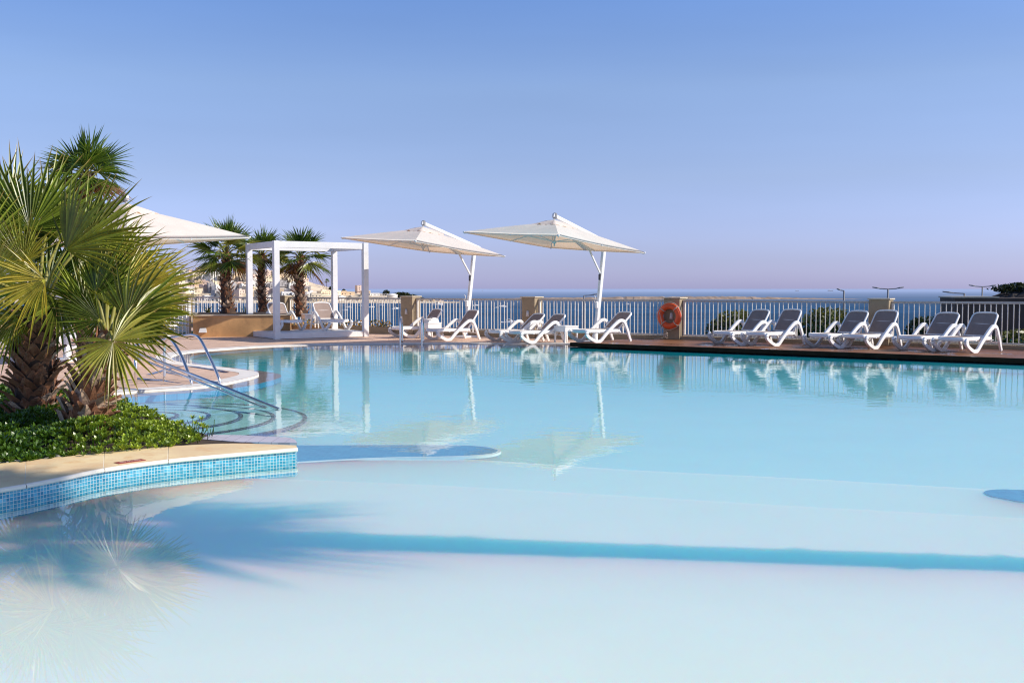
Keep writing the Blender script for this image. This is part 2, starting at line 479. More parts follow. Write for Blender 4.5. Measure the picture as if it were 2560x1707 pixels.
w = bpy.data.worlds.new('World'); SC.world = w; w.use_nodes = True
wt = w.node_tree; wt.nodes.clear()
wo = wt.nodes.new('ShaderNodeOutputWorld'); bg = wt.nodes.new('ShaderNodeBackground'); bg.inputs[1].default_value = .1
sky = wt.nodes.new('ShaderNodeTexSky'); sky.sky_type = 'NISHITA'; sky.sun_disc = False
sky.sun_elevation = SUN_EL; sky.sun_rotation = math.atan2(SUN_H.x, SUN_H.y)
sky.air_density = 1.0; sky.dust_density = .6; sky.ozone_density = 2.0; sky.altitude = 20
tc = wt.nodes.new('ShaderNodeTexCoord'); sx = wt.nodes.new('ShaderNodeSeparateXYZ'); wt.links.new(tc.outputs['Generated'], sx.inputs[0])
cr = wt.nodes.new('ShaderNodeValToRGB')
SKYSTOPS = [(0, (1.03, 1.10, 2.35)), (.028, (.96, 1.02, 1.93)), (.106, (1.13, 1.10, 1.52)), (.19, (1.24, 1.24, 1.53)), (.276, (1.04, 1.23, 1.72)), (.45, (.80, .98, 1.35)), (1, (.80, .95, 1.15))]
el = cr.color_ramp.elements
while len(el) < len(SKYSTOPS): el.new(.5)
for e, (p_, c_) in zip(el, SKYSTOPS): e.position = p_; e.color = (*c_, 1)
wt.links.new(sx.outputs[2], cr.inputs[0])
mx = wt.nodes.new('ShaderNodeMix'); mx.data_type = 'RGBA'; mx.blend_type = 'MULTIPLY'; mx.inputs[0].default_value = 1.0
wt.links.new(sky.outputs[0], mx.inputs[6]); wt.links.new(cr.outputs[0], mx.inputs[7])
hm = wt.nodes.new('ShaderNodeMapping'); hm.inputs['Scale'].default_value = (1.2, 1.2, 9.0); wt.links.new(tc.outputs['Generated'], hm.inputs[0])
hn = wt.nodes.new('ShaderNodeTexNoise'); hn.inputs['Scale'].default_value = 1.6; hn.inputs['Detail'].default_value = 3; wt.links.new(hm.outputs[0], hn.inputs['Vector'])
hr = wt.nodes.new('ShaderNodeMapRange'); hr.inputs[1].default_value = .3; hr.inputs[2].default_value = .7; hr.inputs[3].default_value = .955; hr.inputs[4].default_value = 1.035; wt.links.new(hn.outputs['Fac'], hr.inputs[0])
mz = wt.nodes.new('ShaderNodeMix'); mz.data_type = 'RGBA'; mz.blend_type = 'MULTIPLY'; mz.inputs[0].default_value = 1.0
wt.links.new(mx.outputs[2], mz.inputs[6]); wt.links.new(hr.outputs[0], mz.inputs[7])
wt.links.new(mz.outputs[2], bg.inputs[0]); wt.links.new(bg.outputs[0], wo.inputs[0])

cd = bpy.data.cameras.new('camera'); cam = bpy.data.objects.new('camera', cd); COL.objects.link(cam)
cam.location = (0, 0, E); cam.rotation_euler = (R_(90) - PITCH, 0, 0)
cd.sensor_width = 36; cd.lens = 36 * F / 2560; cd.clip_start = .05; cd.clip_end = 200000
SC.camera = cam
SC.view_settings.view_transform = 'Standard'; SC.view_settings.look = 'None'; SC.view_settings.exposure = 0; SC.view_settings.gamma = 1
SC.render.engine = 'CYCLES'
cy = SC.cycles
cy.filter_width = 1.15; cy.use_denoising = True; cy.max_bounces = 8; cy.transparent_max_bounces = 16; cy.diffuse_bounces = 3; cy.glossy_bounces = 4
cy.sample_clamp_indirect = 6; cy.caustics_reflective = False; cy.caustics_refractive = False

# ================================================================== SETTING
ST = 'structure'
# fence line Y = 30.3 - .68 X
def fy(X): return 30.3 - .68 * X
FD = V((1, -.68, 0)).normalized()            # along the fence, towards the right
FN = V((FD.y, -FD.x, 0))                     # towards the pool
FANG = math.atan2(FD.y, FD.x)
ZD = .02                                     # stone terrace level
ZW = .11                                     # timber deck level

# ---- sea
mb = MB()
ys = [20, 300, 900, 2000, 4000, 9000, 20000, 60000, 140000]
for a, b in zip(ys[:-1], ys[1:]):
    mb.quad((-b * 1.2 - 400, a, -18.5), (b * 1.2 + 400, a, -18.5), (b * 1.2 + 400, b, -18.5), (-b * 1.2 - 400, b, -18.5))
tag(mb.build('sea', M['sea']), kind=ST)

# ---- terrace (stone) round the pool, edge read off the photo
edge_px = [(-500, 1003), (-200, 999), (0, 995), (200, 988), (300, 980), (380, 974), (450, 969.5), (500, 965), (558, 957.5), (612, 946.5), (640, 939), (647, 934), (638, 929), (594, 922.5), (540, 916), (490, 911), (452, 905.5), (430, 898), (429, 890.5), (443, 884.5), (468, 880), (522, 874.5), (576, 870.5), (629, 867), (710, 863.5), (800, 861.3), (900, 859.8), (1000, 858.8), (1200, 857.8), (1425, 858.6)]
edge = catmull([at(x, y, ZD) for x, y in edge_px], 5)
last = edge[-1]
terr = [V((p.x, p.y, 0)) for p in edge] + [V((6.0, 24.5, 0)), V((6.0, fy(6) + .45, 0)), V((-14, fy(-14) + .45, 0)), V((-32, fy(-14) + .45, 0)), V((-32, edge[0].y, 0))]
mb = MB(); mb.prism(terr, -1.25, ZD, 0, 1)
tag(mb.build('terrace', [M['deck'], M['coping']]), kind=ST)
mb = MB()
inner = offset2d(edge, .32)
mb.strip(edge, inner, ZD + .004)
tag(mb.build('white_coping', M['coping']), kind=ST)
# submerged mosaic ledge outside the coping
mb = MB()
outer = offset2d(edge, -.37)
mid = offset2d(edge, -.002)
mb.strip(outer, mid, -.022, 0)
lo_ = [V((p.x, p.y, 0)) for p in outer]
for a, b in zip(lo_[:-1], lo_[1:]):
    mb.quad((a.x, a.y, -.16), (b.x, b.y, -.16), (b.x, b.y, -.022), (a.x, a.y, -.022), 1)
    mb.quad((a.x, a.y, -1.2), (b.x, b.y, -1.2), (b.x, b.y, -.16), (a.x, a.y, -.16), 2)
tag(mb.build('pool_ledge', [M['ledge'], M['bluemosaic'], M['basin']]), kind=ST)
# navy strip lying on the peninsula
nv = catmull([at(380, 937, ZD), at(455, 917, ZD), at(500, 921, ZD), at(540, 927.5, ZD), at(560, 932, ZD)], 5)
mb = MB(); mb.strip(nv, offset2d(nv, .10), ZD + .008)
tag(mb.build('navy_strip', M['navy']), kind=ST)

# ---- timber deck on the right
W0 = at(1425, 856, ZW); W1 = V((17.0, W0.y - .70 * (17.0 - W0.x), ZW))
bk = .45
wl = W0 - FN * 3.3
def onf(X, o=bk): return V((X, fy(X), 0)) - FN * o
wood = [V((W0.x, W0.y, 0)), V((W1.x, W1.y, 0)), onf(19), onf(3.6)]
mb = MB(); mb.prism(wood, .012, ZW, 0, 1)
tag(mb.build('wood_deck', [M['wood'], M['fascia']]), kind=ST)
wd = (W1 - W0).normalized(); wn = V((-wd.y, wd.x, 0))
ww = [W0 + wn * .22 - wd * .3, W1 + wn * .22, onf(19), onf(3.6)]
ww = [V((p.x, p.y, 0)) for p in ww]
mb = MB(); mb.prism(ww, -1.25, -.004, 0, 0)
# added sloped strip: shows sunlit floor in place of the shaded deck wall
A_, B_ = W0 + wn * .24 - wd * .3, W1 + wn * .24
mb.quad((A_.x, A_.y, -.012), (A_.x - wn.x * 1.5, A_.y - wn.y * 1.5, -.085), (B_.x - wn.x * 1.5, B_.y - wn.y * 1.5, -.085), (B_.x, B_.y, -.012))
tag(mb.build('pool_wall', M['basin']), kind=ST)

# ---- basin, shelves, water
mb = MB(); mb.quad((-31.5, -3.5, 0), (18, -3.5, 0), (18, 31.5, 0), (-31.5, 31.5, 0))
tag(mb.build('water', M['water']), kind=ST)
# one floor: shallow shelf, a low step, then the main basin (kept shallow: the water does not refract)
ZS1, ZS2 = -.114, -.135
b1 = catmull([at(x, y, ZS2) for x, y in ((-600, 1160), (600, 1147), (742, 1150), (1000, 1146), (1180, 1147), (1290, 1153), (1560, 1171), (2000, 1193), (2460, 1219), (3000, 1243), (4200, 1290))], 4)
b2 = catmull([at(x, y, ZS1) for x, y in ((-900, 1200), (-300, 1195), (400, 1188), (1000, 1206), (1560, 1236), (2000, 1262), (2560, 1292), (3200, 1330), (4600, 1420))], 4)
def line_y(L, X):
    if X <= L[0].x: return L[0].y
    for p, q in zip(L[:-1], L[1:]):
        if X <= q.x: return p.y + (q.y - p.y) * (X - p.x) / max(1e-6, q.x - p.x)
    return L[-1].y
def tab(T, v):
    for (a_, c0), (b_, c1) in zip(T[:-1], T[1:]):
        if v <= b_:
            u = max(0.0, (v - a_) / (b_ - a_)); return tuple(m0 + (m1 - m0) * u for m0, m1 in zip(c0, c1))
    return T[-1][1]
def sstep(v): v = max(0.0, min(1.0, v)); return v * v * (3 - 2 * v)
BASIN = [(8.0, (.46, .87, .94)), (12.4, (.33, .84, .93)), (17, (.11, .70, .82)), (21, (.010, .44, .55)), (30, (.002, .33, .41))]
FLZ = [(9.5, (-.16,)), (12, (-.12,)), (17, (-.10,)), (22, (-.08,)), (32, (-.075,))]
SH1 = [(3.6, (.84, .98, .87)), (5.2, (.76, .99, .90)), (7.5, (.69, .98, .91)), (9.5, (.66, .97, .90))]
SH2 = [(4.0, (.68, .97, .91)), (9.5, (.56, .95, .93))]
gx = [-30, -20, -14] + [-12 + .12 * i for i in range(242)] + [18, 20]
gy = [-4 + .25 * i for i in range(24)] + [2 + .05 * i for i in range(190)] + [11.5 + .25 * i for i in range(83)]
mb = MB()
for y in gy:
    for x in gx:
        y1, y2 = line_y(b1, x), line_y(b2, x)
        f2 = sstep((y - y2 + .05) / .10); f1 = sstep((y - y1 + .04) / .08)
        zc = tab(FLZ, y)[0]
        z = ZS1 + (ZS2 - ZS1) * f2; z = z + (zc - z) * f1
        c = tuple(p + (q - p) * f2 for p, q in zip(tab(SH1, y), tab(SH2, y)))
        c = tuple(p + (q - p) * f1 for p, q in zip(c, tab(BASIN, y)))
        mb.vert((x, y, z), c)
nx_ = len(gx)
for j in range(len(gy) - 1):
    for i in range(nx_ - 1):
        mb.face([j * nx_ + i, j * nx_ + i + 1, (j + 1) * nx_ + i + 1, (j + 1) * nx_ + i], 0, True)
lo_i = [mb.vert((x, y, -7)) for x, y in ((-30, gy[0]), (20, gy[0]), (20, gy[-1]), (-30, gy[-1]))]
top_i = [0, nx_ - 1, len(gy) * nx_ - 1, (len(gy) - 1) * nx_]
mb.face([lo_i[0], lo_i[3], lo_i[2], lo_i[1]])
rows_ = [list(range(nx_)), [j * nx_ + nx_ - 1 for j in range(len(gy))], [(len(gy) - 1) * nx_ + i for i in range(nx_ - 1, -1, -1)], [j * nx_ for j in range(len(gy) - 1, -1, -1)]]
for k_, rw in enumerate(rows_): mb.face([lo_i[k_], lo_i[(k_ + 1) % 4]] + list(reversed(rw)))
tag(mb.build('pool_floor', M['poolfloor'], attr=True), kind=ST)
mb = MB()
near = [V((-31, -1.2, 0)), V((19, -1.2, 0)), V((19, -9, 0)), V((-31, -9, 0))]
mb.prism(near, -1.25, ZD, 0, 1)
side = [V((7.0, -1.2, 0)), V((19, -1.2, 0)), V((19, 12.2, 0)), V((8.6, 12.2, 0)), V((7.0, 10.6, 0))]
mb.prism(side, -1.25, ZD + .003, 0, 1)
tag(mb.build('terrace_near', [M['deck'], M['basin']]), kind=ST)
# walls with blue mosaic tops that end in round noses, under water
def nose(name, px, rim):
    pts = catmull([at(x, y, -.128) for x, y in px], 5)
    P = [V((p.x, p.y, 0)) for p in pts]
    m = MB(); m.prism(P, -1.18, -.128, 0, 1)
    o = offset2d(P, -.0)
    cen = sum(P, V()) / len(P)
    A = sum(P[i].x * P[(i + 1) % len(P)].y - P[(i + 1) % len(P)].x * P[i].y for i in range(len(P)))
    big = offset2d(P, -rim if A > 0 else rim)
    m.prism(big, -1.17, -.131, 1, 1)
    tag(m.build(name, [M['bluemosaic'], M['rim']]), kind=ST)
nose('underwater_wall', [(560, 1109), (742, 1112.5), (950, 1112), (1130, 1112.5), (1200, 1115.5), (1238, 1122), (1243, 1128), (1215, 1135), (1130, 1139.5), (950, 1143), (742, 1154), (560, 1166)], .03)
nose('underwater_wall', [(3100, 1236), (2800, 1229), (2560, 1224), (2510, 1222.5), (2475, 1224), (2460, 1230), (2478, 1239), (2520, 1247), (2570, 1255), (2850, 1284), (3100, 1304)], .004)

# round entry steps with navy nosings
sc_ = V((-4.40, 11.9, 0))
mb = MB()
rad = [.49, .85, 1.22, 1.60, 1.97]
zz = [-.040, -.055, -.070, -.085, -.100]
for r, z in reversed(list(zip(rad, zz))):
    n = 64
    P = [sc_ + V((r * math.cos(2 * math.pi * i / n), r * math.sin(2 * math.pi * i / n), 0)) for i in range(n)]
    mb.prism(P, -1.16, z, 0, 1)
    I = [sc_ + V(((r - .05) * math.cos(2 * math.pi * i / n), (r - .05) * math.sin(2 * math.pi * i / n), 0)) for i in range(n)]
    mb.strip(P + P[:1], I + I[:1], z + .003, 1)
tag(mb.build('entry_steps', [M['stepfloor'], M['navy']]), kind=ST)

# ---- planter island, front left: sandstone coping over a tiled wall
cop_px = [(-330, 1278), (-150, 1247), (0, 1220), (65, 1209), (160, 1190.5), (261, 1170), (421, 1148), (580, 1133), (745, 1119)]
ZC = .105
cop = catmull([at(x, y, ZC) for x, y in cop_px], 6)
cop = [V((p.x, p.y, 0)) for p in cop]
cut = [12, 18, 30, 36]                 # slab joints at photo columns 0.. 421
wall_in = offset2d(cop, .02)
bkpx = [(-330, 1196), (-150, 1178), (0, 1158), (65, 1151), (160, 1140), (261, 1129), (421, 1115.5), (580, 1108), (740, 1112.5)]
back = catmull([at(x, y, ZC) for x, y in bkpx], 6)
back = [V((p.x, p.y, 0)) for p in back]
mb = MB()
joints = [0, 18, 30, 36, len(cop) - 1]
for a, b in zip(joints[:-1], joints[1:]):
    seg = cop[a:b + 1]; sb = back[a:b + 1]
    t = (seg[-1] - seg[-2]).normalized() * .0025
    seg = [p.copy() for p in seg]; sb = [p.copy() for p in sb]
    seg[0] = seg[0] + t; sb[0] = sb[0] + t; seg[-1] = seg[-1] - t; sb[-1] = sb[-1] - t
    # rounded front nosing
    prof = [(.0, ZC - .033), (-.006, ZC - .024), (-.006, ZC - .010), (.002, ZC - .002), (.012, ZC)]
    rows = [[V((p.x, p.y, z)) for p in offset2d(seg, o)] for o, z in prof]
    for r0, r1 in zip(rows[:-1], rows[1:]):
        for i in range(len(seg) - 1):
            mb.quad(r0[i], r0[i + 1], r1[i + 1], r1[i], 1, True)
    top = rows[-1]
    for i in range(len(seg) - 1):
        mb.quad(top[i], top[i + 1], V((sb[i + 1].x, sb[i + 1].y, ZC)), V((sb[i].x, sb[i].y, ZC)), 0)
    bt = rows[0]
    w2 = offset2d(seg, .05)
    for i in range(len(seg) - 1):
        mb.quad(V((w2[i].x, w2[i].y, ZC - .033)), V((w2[i + 1].x, w2[i + 1].y, ZC - .033)), bt[i + 1], bt[i], 1)
    for k in (0, -1):
        ends = [r[k] for r in rows] + [V((sb[k].x, sb[k].y, ZC)), V((sb[k].x, sb[k].y, ZC - .033))]
        mb.face([mb.vert(p) for p in (ends if k == -1 else list(reversed(ends)))], 1)
tag(mb.build('sandstone_coping', [M['sand'], M['sandedge']]), kind=ST)
wdir = (cop[-1] - cop[0]).normalized()
M['walltile'] = tilemat('wall_mosaic', .0255, [(.015, .22, .36), (.03, .32, .48), (.09, .44, .60), (.02, .26, .41), (.2, .54, .68)], (.68, .72, .66), (wdir.x, wdir.y), .12, .06)
# island body: tiled sides up to under the coping
isl = [p.copy() for p in wall_in]
isl[-1] = isl[-1] - wdir * .02
farl = [at(742, 1112.5, .07), at(640, 1108, .07), at(535, 1094, .07), at(420, 1050, .07), at(310, 1005, .07), at(180, 985, .07), at(-200, 985, .07)]
farl[0] = V((isl[-1].x - .01, back[-1].y - .03, 0))
isl = isl + [V((p.x, p.y, 0)) for p in farl]
mb = MB(); mb.prism(isl, -1.2, ZC - .035, 0, 1)
tag(mb.build('planter_island', [M['soil'], M['walltile']]), kind=ST)
# white slatted gutter and lilac kerb beside the coping
mb = MB()
g0 = [back[i] for i in range(8, 26)]
g1 = offset2d(g0, .12)
for i in range(len(g0) - 1):
    for k in range(4):
        t0, t1 = k / 4, (k + .86) / 4
        A = g0[i].lerp(g0[i + 1], t0); B = g0[i].lerp(g0[i + 1], t1)
        C = g1[i].lerp(g1[i + 1], t1); D = g1[i].lerp(g1[i + 1], t0)
        mb.prism([V((q.x, q.y, 0)) for q in (A, B, C, D)], ZC - .03, ZC - .006)
tag(mb.build('gutter_grating', M['coping']), kind=ST)
lk = [at(x, y, .055) for x, y in ((500, 1102), (530, 1091.5), (600, 1092.5), (725, 1099), (738, 1105), (742, 1112), (600, 1110))]
mb = MB(); mb.prism([V((p.x, p.y, 0)) for p in lk], -.05, .076)
tag(mb.build('lilac_kerb', M['lilac']), kind=ST)

# ================================================================== PEOPLE-MADE THINGS
# ---- red plaque on the coping
pc = at(325, 1153.5, ZC)
k = min(range(len(cop)), key=lambda i: (cop[i] - pc).length)
tdir = (cop[min(k + 3, len(cop) - 1)] - cop[k - 3]).normalized()
pang = math.atan2(tdir.y, tdir.x)
t = thing('warning_plaque', 'small red warning plaque with pale lettering set in the sandstone pool edge', 'plaque', (pc.x, pc.y, ZC), pang)
mb = MB(); mb.box((0, 0, .002), (.225, .085, .004), bev=.001); mb.build('plate', M['red'], t)
fc = bpy.data.curves.new('lettering', 'FONT'); fc.body = 'NO DIVING'; fc.size = .04; fc.align_x = 'CENTER'; fc.align_y = 'CENTER'; fc.extrude = .0006
tmp = bpy.data.objects.new('lettering_curve', fc); COL.objects.link(tmp)
bpy.context.view_layer.update()
me = bpy.data.meshes.new_from_object(tmp.evaluated_get(bpy.context.evaluated_depsgraph_get()))
bpy.data.objects.remove(tmp)
me.materials.clear(); me.materials.append(M['pale'])
o = bpy.data.objects.new('lettering', me); COL.objects.link(o); o.parent = t; o.location = (0, -.001, .0052); o.scale = (.82, 1.1, 1)

# ---- pillars, fences, kerb
PX = [-17.6, -12.4, -7.92, -3.21, .58, 4.35, 8.77, 13.4]
kw = MB()
a, b = V((-22, fy(-22), 0)), V((19, fy(19), 0))
kw.sweep([V((a.x, a.y, .11)), V((b.x, b.y, .11))], chamf(.30, .18, .01), m=0, sm=False)
tag(kw.build('terrace_kerb', M['pillar']), 'long low ochre kerb that carries the white railings along the terrace edge', 'kerb')
pl_lab = ['ochre pillar at the far left end of the railing', 'ochre pillar beside the white gate at the left', 'ochre pillar behind the white cabana', 'ochre pillar between the pool ladder and the first parasol mast', 'ochre pillar with a sconce between the two parasol masts', 'ochre pillar that the orange lifebuoy hangs on', 'ochre pillar behind the right hand sun loungers', 'ochre pillar at the far right end of the railing']
def make_sconce(loc, label):
    t = thing('wall_sconce', label, 'wall lamp', loc, FANG, 'wall sconces on the pillars')
    m = MB()
    n = 10
    prof = [(.030, .085), (.045, -.085)]
    rings = []
    for r, z in prof:
        rings.append([m.vert((r * 1.15 * math.cos(math.pi + math.pi * i / n), r * 1.3 * math.sin(math.pi + math.pi * i / n), z)) for i in range(n + 1)])
    for i in range(n):
        m.face([rings[1][i], rings[1][i + 1], rings[0][i + 1], rings[0][i]], 0, True)
    m.face(rings[0], 0); m.face(list(reversed(rings[1])), 0)
    m.build('lamp_shade', M['sconce'], t)
    m = MB(); m.box((0, .004, 0), (.05, .008, .09)); m.build('back_plate', M['rail'], t)
for i, X in enumerate(PX):
    zb = ZW if X > 3 else ZD
    t = thing('stone_pillar', pl_lab[i], 'pillar', (X, fy(X), zb), FANG, 'pillars along the railing')
    m = MB(); m.box((0, 0, (1.19 - zb) / 2), (.46, .42, 1.19 - zb), bev=.008); m.build('shaft', M['pillar'], t)
    m = MB(); m.box((0, 0, 1.19 - zb + .018), (.52, .48, .035), bev=.006); m.build('cap', M['cap'], t)
    p = V((X, fy(X), .73)) + FN * .217
    if X < 9 and X > -9:
        make_sconce(p, 'small pale wall sconce on the ' + ['', '', 'pillar behind the cabana', 'pillar beside the pool ladder', 'middle pillar between the parasols', 'pillar inside the orange lifebuoy', 'pillar behind the right hand loungers', ''][i])
balm = MB(); balm.box((0, 0, .465), (.018, .018, .93)); balme = None
fl = ['left of the white gate', 'behind the left palm planter', 'behind the cabana between its pillar and the pool ladder', 'behind the loungers under the first parasol', 'from the second parasol to the lifebuoy pillar', 'behind the first right hand loungers past the lifebuoy', 'in front of the dark rocks at the far right']
for i in range(len(PX) - 1):
    A = V((PX[i], fy(PX[i]), 0)) + FD * .235; B = V((PX[i + 1], fy(PX[i + 1]), 0)) - FD * .235
    L = (B - A).length; c = (A + B) / 2
    t = thing('railing', 'white metal railing panel ' + fl[i], 'railing', (c.x, c.y, .2), FANG, 'railing panels along the terrace')
    m = MB(); m.box((0, 0, .935), (L, .075, .052), bev=.008); m.build('top_rail', M['rail'], t)
    m = MB(); m.box((0, 0, .03), (L, .03, .03)); m.build('bottom_rail', M['fence'], t)
    for s in (-1, 1):
        m = MB(); m.box((s * (L / 2 - .035), 0, .46), (.06, .05, .90), bev=.004); m.build('end_post', M['fence'], t)
    n = int((L - .2) / .116)
    for k in range(n):
        if balme is None:
            o = balm.build('baluster', M['fence'], t); balme = o
        else:
            o = balme.copy(); COL.objects.link(o); o.parent = t
        o.location = (-L / 2 + .1 + (L - .2) * (k + .5) / n, (.014 if k % 2 else -.014), 0)

# ---- lifebuoy on its pillar
bp_ = V((4.35, fy(4.35), .73)) + FN * .33
t = thing('lifebuoy', 'orange ring lifebuoy roped to the pillar right of the parasols', 'lifebuoy', bp_, FANG)
m = MB()
ring = [V((.265 * math.cos(2 * math.pi * i / 32), 0, .265 * math.sin(2 * math.pi * i / 32))) for i in range(32)]
m.tube(ring, .08, 12, up=V((0, 1, 0)), closed=True); m.build('ring', M['orange'], t)
m = MB()
rp = []
for i in range(49):
    a = 2 * math.pi * i / 48
    r = .352 + (-.0 if i % 12 == 0 else .018 * math.sin(math.pi * ((i % 12) / 12)))
    rp.append(V((r * math.cos(a + .4), -.03, r * math.sin(a + .4))))
m.tube(rp[:-1], .008, 6, up=V((0, 1, 0)), closed=True)
for a in (.8, 2.4, 4.0, 5.5):
    m.tube([V((.265 * math.cos(a) + .087 * math.cos(b) * math.cos(a), .087 * math.sin(b), .265 * math.sin(a) + .087 * math.cos(b) * math.sin(a))) for b in [2 * math.pi * k / 12 for k in range(12)]], .012, 6, up=V((0, 0, 1)), closed=True)
m.build('grab_line', M['rope'], t)
m = MB()
hp = catmull([V((-.25, -.09, .1)), V((-.2, -.1, -.1)), V((-.16, -.08, -.3)), V((-.12, -.05, -.42))], 6)
m.tube(hp, .007, 6)
for k in range(5):
    cc = V((-.1 + .012 * k, -.06 - .01 * k, -.45 - .022 * k))
    m.tube([cc + V((.055 * math.cos(a), .03 * math.sin(a), .05 * math.sin(a + k))) for a in [2 * math.pi * j / 14 for j in range(14)]], .008, 6, closed=True)
m.tube(catmull([V((-.1, -.07, -.5)), V((-.16, -.12, -.58)), V((-.35, -.2, -.605))], 5), .008, 6)
m.build('rope', M['rope'], t)

# ---- sun lounger
LW = .37; SW = .32
def side_profile():
    return catmull([V((x, 0, z)) for x, z in ((.03, .275), (-.012, .235), (.015, .175), (.12, .10), (.26, .036), (.345, .024), (.43, .055), (.58, .20), (.80, .39), (.96, .505), (1.05, .54), (1.13, .527), (1.19, .46), (1.27, .29), (1.33, .12), (1.375, .02))], 4)
def make_lounger(lift=53.0):
    t = thing('sun_lounger', '', 'sun lounger')
    for s in (-1, 1):
        m = MB()
        pr = [p + V((0, s * LW, 0)) for p in side_profile()]
        n_ = len(pr)
        m.sweep(pr, chamf(.06, .084, .010), up=V((0, 1, 0)).cross(V((1, 0, 0))) * 1, m=0, sm=False, scale=[1 - .25 * max(0, (i / n_ - .75) / .25) for i in range(n_)])
        m.box((1.365, s * LW, .03), (.06, .035, .06), bev=.015)
        m.build('side_frame', M['plastic'], t)
    # seat frame: rails plus the rounded apron at the foot
    m = MB()
    loop = [V((1.10, -SW + .03, .277)), V((.6, -SW + .03, .285)), V((.10, -SW + .035, .29)), V((.0, -SW + .10, .288)), V((-.045, -.12, .284)), V((-.055, 0, .283)), V((-.045, .12, .284)), V((.0, SW - .10, .288)), V((.10, SW - .035, .29)), V((.6, SW - .03, .285)), V((1.10, SW - .03, .277))]
    m.sweep(catmull(loop, 4), chamf(.03, .086, .01), sm=True)
    for x in (.40, .75, 1.06): m.box((x, 0, .25), (.04, 2 * LW - .02, .025), bev=.006)
    m.build('seat_frame', M['plastic'], t)
    m = MB()
    # sling, slightly dished
    def sling(mm, x0, x1, z, hw, nx=8, ny=6, rnd=True):
        g = []
        for i in range(nx + 1):
            u = i / nx; row = []
            for j in range(ny + 1):
                v = -1 + 2 * j / ny
                x = x0 + (x1 - x0) * u
                if rnd: x = x - (1 - u) ** 6 * .06 * (1 - v * v)
                row.append(mm.vert((x, hw * v, z - .012 * (1 - v * v))))
            g.append(row)
        for i in range(nx):
            for j in range(ny):
                mm.face([g[i][j], g[i + 1][j], g[i + 1][j + 1], g[i][j + 1]], 0, True)
    sling(m, .02, 1.05, .322, SW - .045); m.build('seat_sling', M['sling'], t)
    # backrest
    a = R_(lift); ca, sa = math.cos(a), math.sin(a); LB = .62; hx = 1.04; hz = .315
    def bp(u, v, n=0.0):       # u along, v across, n normal
        cv = .035 * math.sin(min(1, u / LB) * math.pi) 
        return V((hx + u * ca - (n - cv * 0) * sa, v, hz + u * sa + (n) * ca))
    fr = MB(); hw = SW - .03; r = .09
    pts = [bp(0, -hw), bp(LB * .5, -hw + .004), bp(LB - r, -hw + .012), bp(LB - .03, -hw + .04), bp(LB, -hw + r + .01), bp(LB + .015, 0), bp(LB, hw - r - .01), bp(LB - .03, hw - .04), bp(LB - r, hw - .012), bp(LB * .5, hw - .004), bp(0, hw)]
    fr.sweep(catmull(pts, 4), chamf(.034, .05, .009), up=V((-sa, 0, ca)), sm=True)
    fr.bar(bp(.02, -hw), bp(.02, hw), .03, .03)
    fr.bar(bp(LB * .55, -hw, -.012), bp(LB * .55, hw, -.012), .03, .02)
    bf = fr.build('backrest_frame', M['plastic'], t)
    m = MB(); nx, ny = 8, 6; g = []
    for i in range(nx + 1):
        u = .02 + (LB - .025) * i / nx; row = []
        for j in range(ny + 1):
            v = -1 + 2 * j / ny
            wv = hw - .012 - (.05 * max(0, (i / nx - .86) / .14) ** 2)
            row.append(m.vert(bp(u, wv * v, .012 - .012 * (1 - v * v))))
        g.append(row)
    for i in range(nx):
        for j in range(ny): m.face([g[i][j], g[i + 1][j], g[i + 1][j + 1], g[i][j + 1]], 0, True)
    m.build('backrest_sling', M['sling'], bf)
    m = MB()
    for s in (-1, 1): m.bar(bp(LB * .5, s * .2, -.03), V((1.26, s * .2, .20)), .025, .025)
    m.bar(V((1.25, -LW, .20)), V((1.25, LW, .20)), .025, .025)
    m.build('support_stay', M['plastic'], t)
    return t
def put(o, loc, rz, label, group):
    o.location = loc; o.rotation_euler = (0, 0, rz); o['label'] = label; o['group'] = group
LA = R_(35)
def foot_at(px, py, z, rz, sd=1):      # place so that the far-side front loop stands at that pixel
    p = at(px, py, z)
    off = Matrix.Rotation(rz, 3, 'Z') @ V((.35, LW * sd, 0))
    return V((p.x - off.x, p.y - off.y, z))
lounger = make_lounger()
lounger2 = make_lounger(56.0)
lounger3 = make_lounger(50.5)
gr = 'white sun loungers on the right hand timber deck'
rl = [(1799, 859.5, 'white lounger with taupe sling, first one right of the lifebuoy'), (1881, 862, 'white lounger with taupe sling, second one right of the lifebuoy'), (2035, 867, 'white lounger with backrest half in shadow, just left of the pillar it stands before'), (2119, 869, 'white lounger with taupe sling, directly in front of the right hand pillar'), (2258, 874, 'white lounger with taupe sling, last but one towards the right edge'), (2357, 878, 'white lounger with taupe sling, nearest to the right edge of the deck')]
for i, (x, y, lab) in enumerate(rl):
    o = lounger if i == 0 else dup(lounger if i in (2, 5) else lounger2 if i in (1, 3) else lounger3) if i not in (1, 4) else (lounger2 if i == 1 else lounger3)
    put(o, foot_at(x, y, ZW, LA), LA + R_((0, 1.5, -2.5, 2.5, -1, 1)[i]), lab, gr)
gr = 'white sun loungers by the parasols'
ml = [(1001, 843, ZD, 'white lounger with pale sling behind the pool ladder'), (1087, 849, ZD, 'white lounger with taupe backrest under the mast of the first parasol'), (1243, 853, ZD, 'white lounger in front of the middle pillar, left one of an overlapping pair'), (1293, 855.5, ZD, 'white lounger beside the white side table, right one of an overlapping pair'), (1452, 853.5, ZW, 'white lounger with railing shadow stripes across its backrest, right of the second parasol')]
low = make_lounger(42.0)
for i, (x, y, z, lab) in enumerate(ml):
    o = low if i == 2 else dup(low if i in (3, 4) else lounger)
    put(o, foot_at(x, y, z, R_((35, 35, 33, 33, 32)[i])), R_((35, 35, 33, 33, 32)[i]), lab, gr)

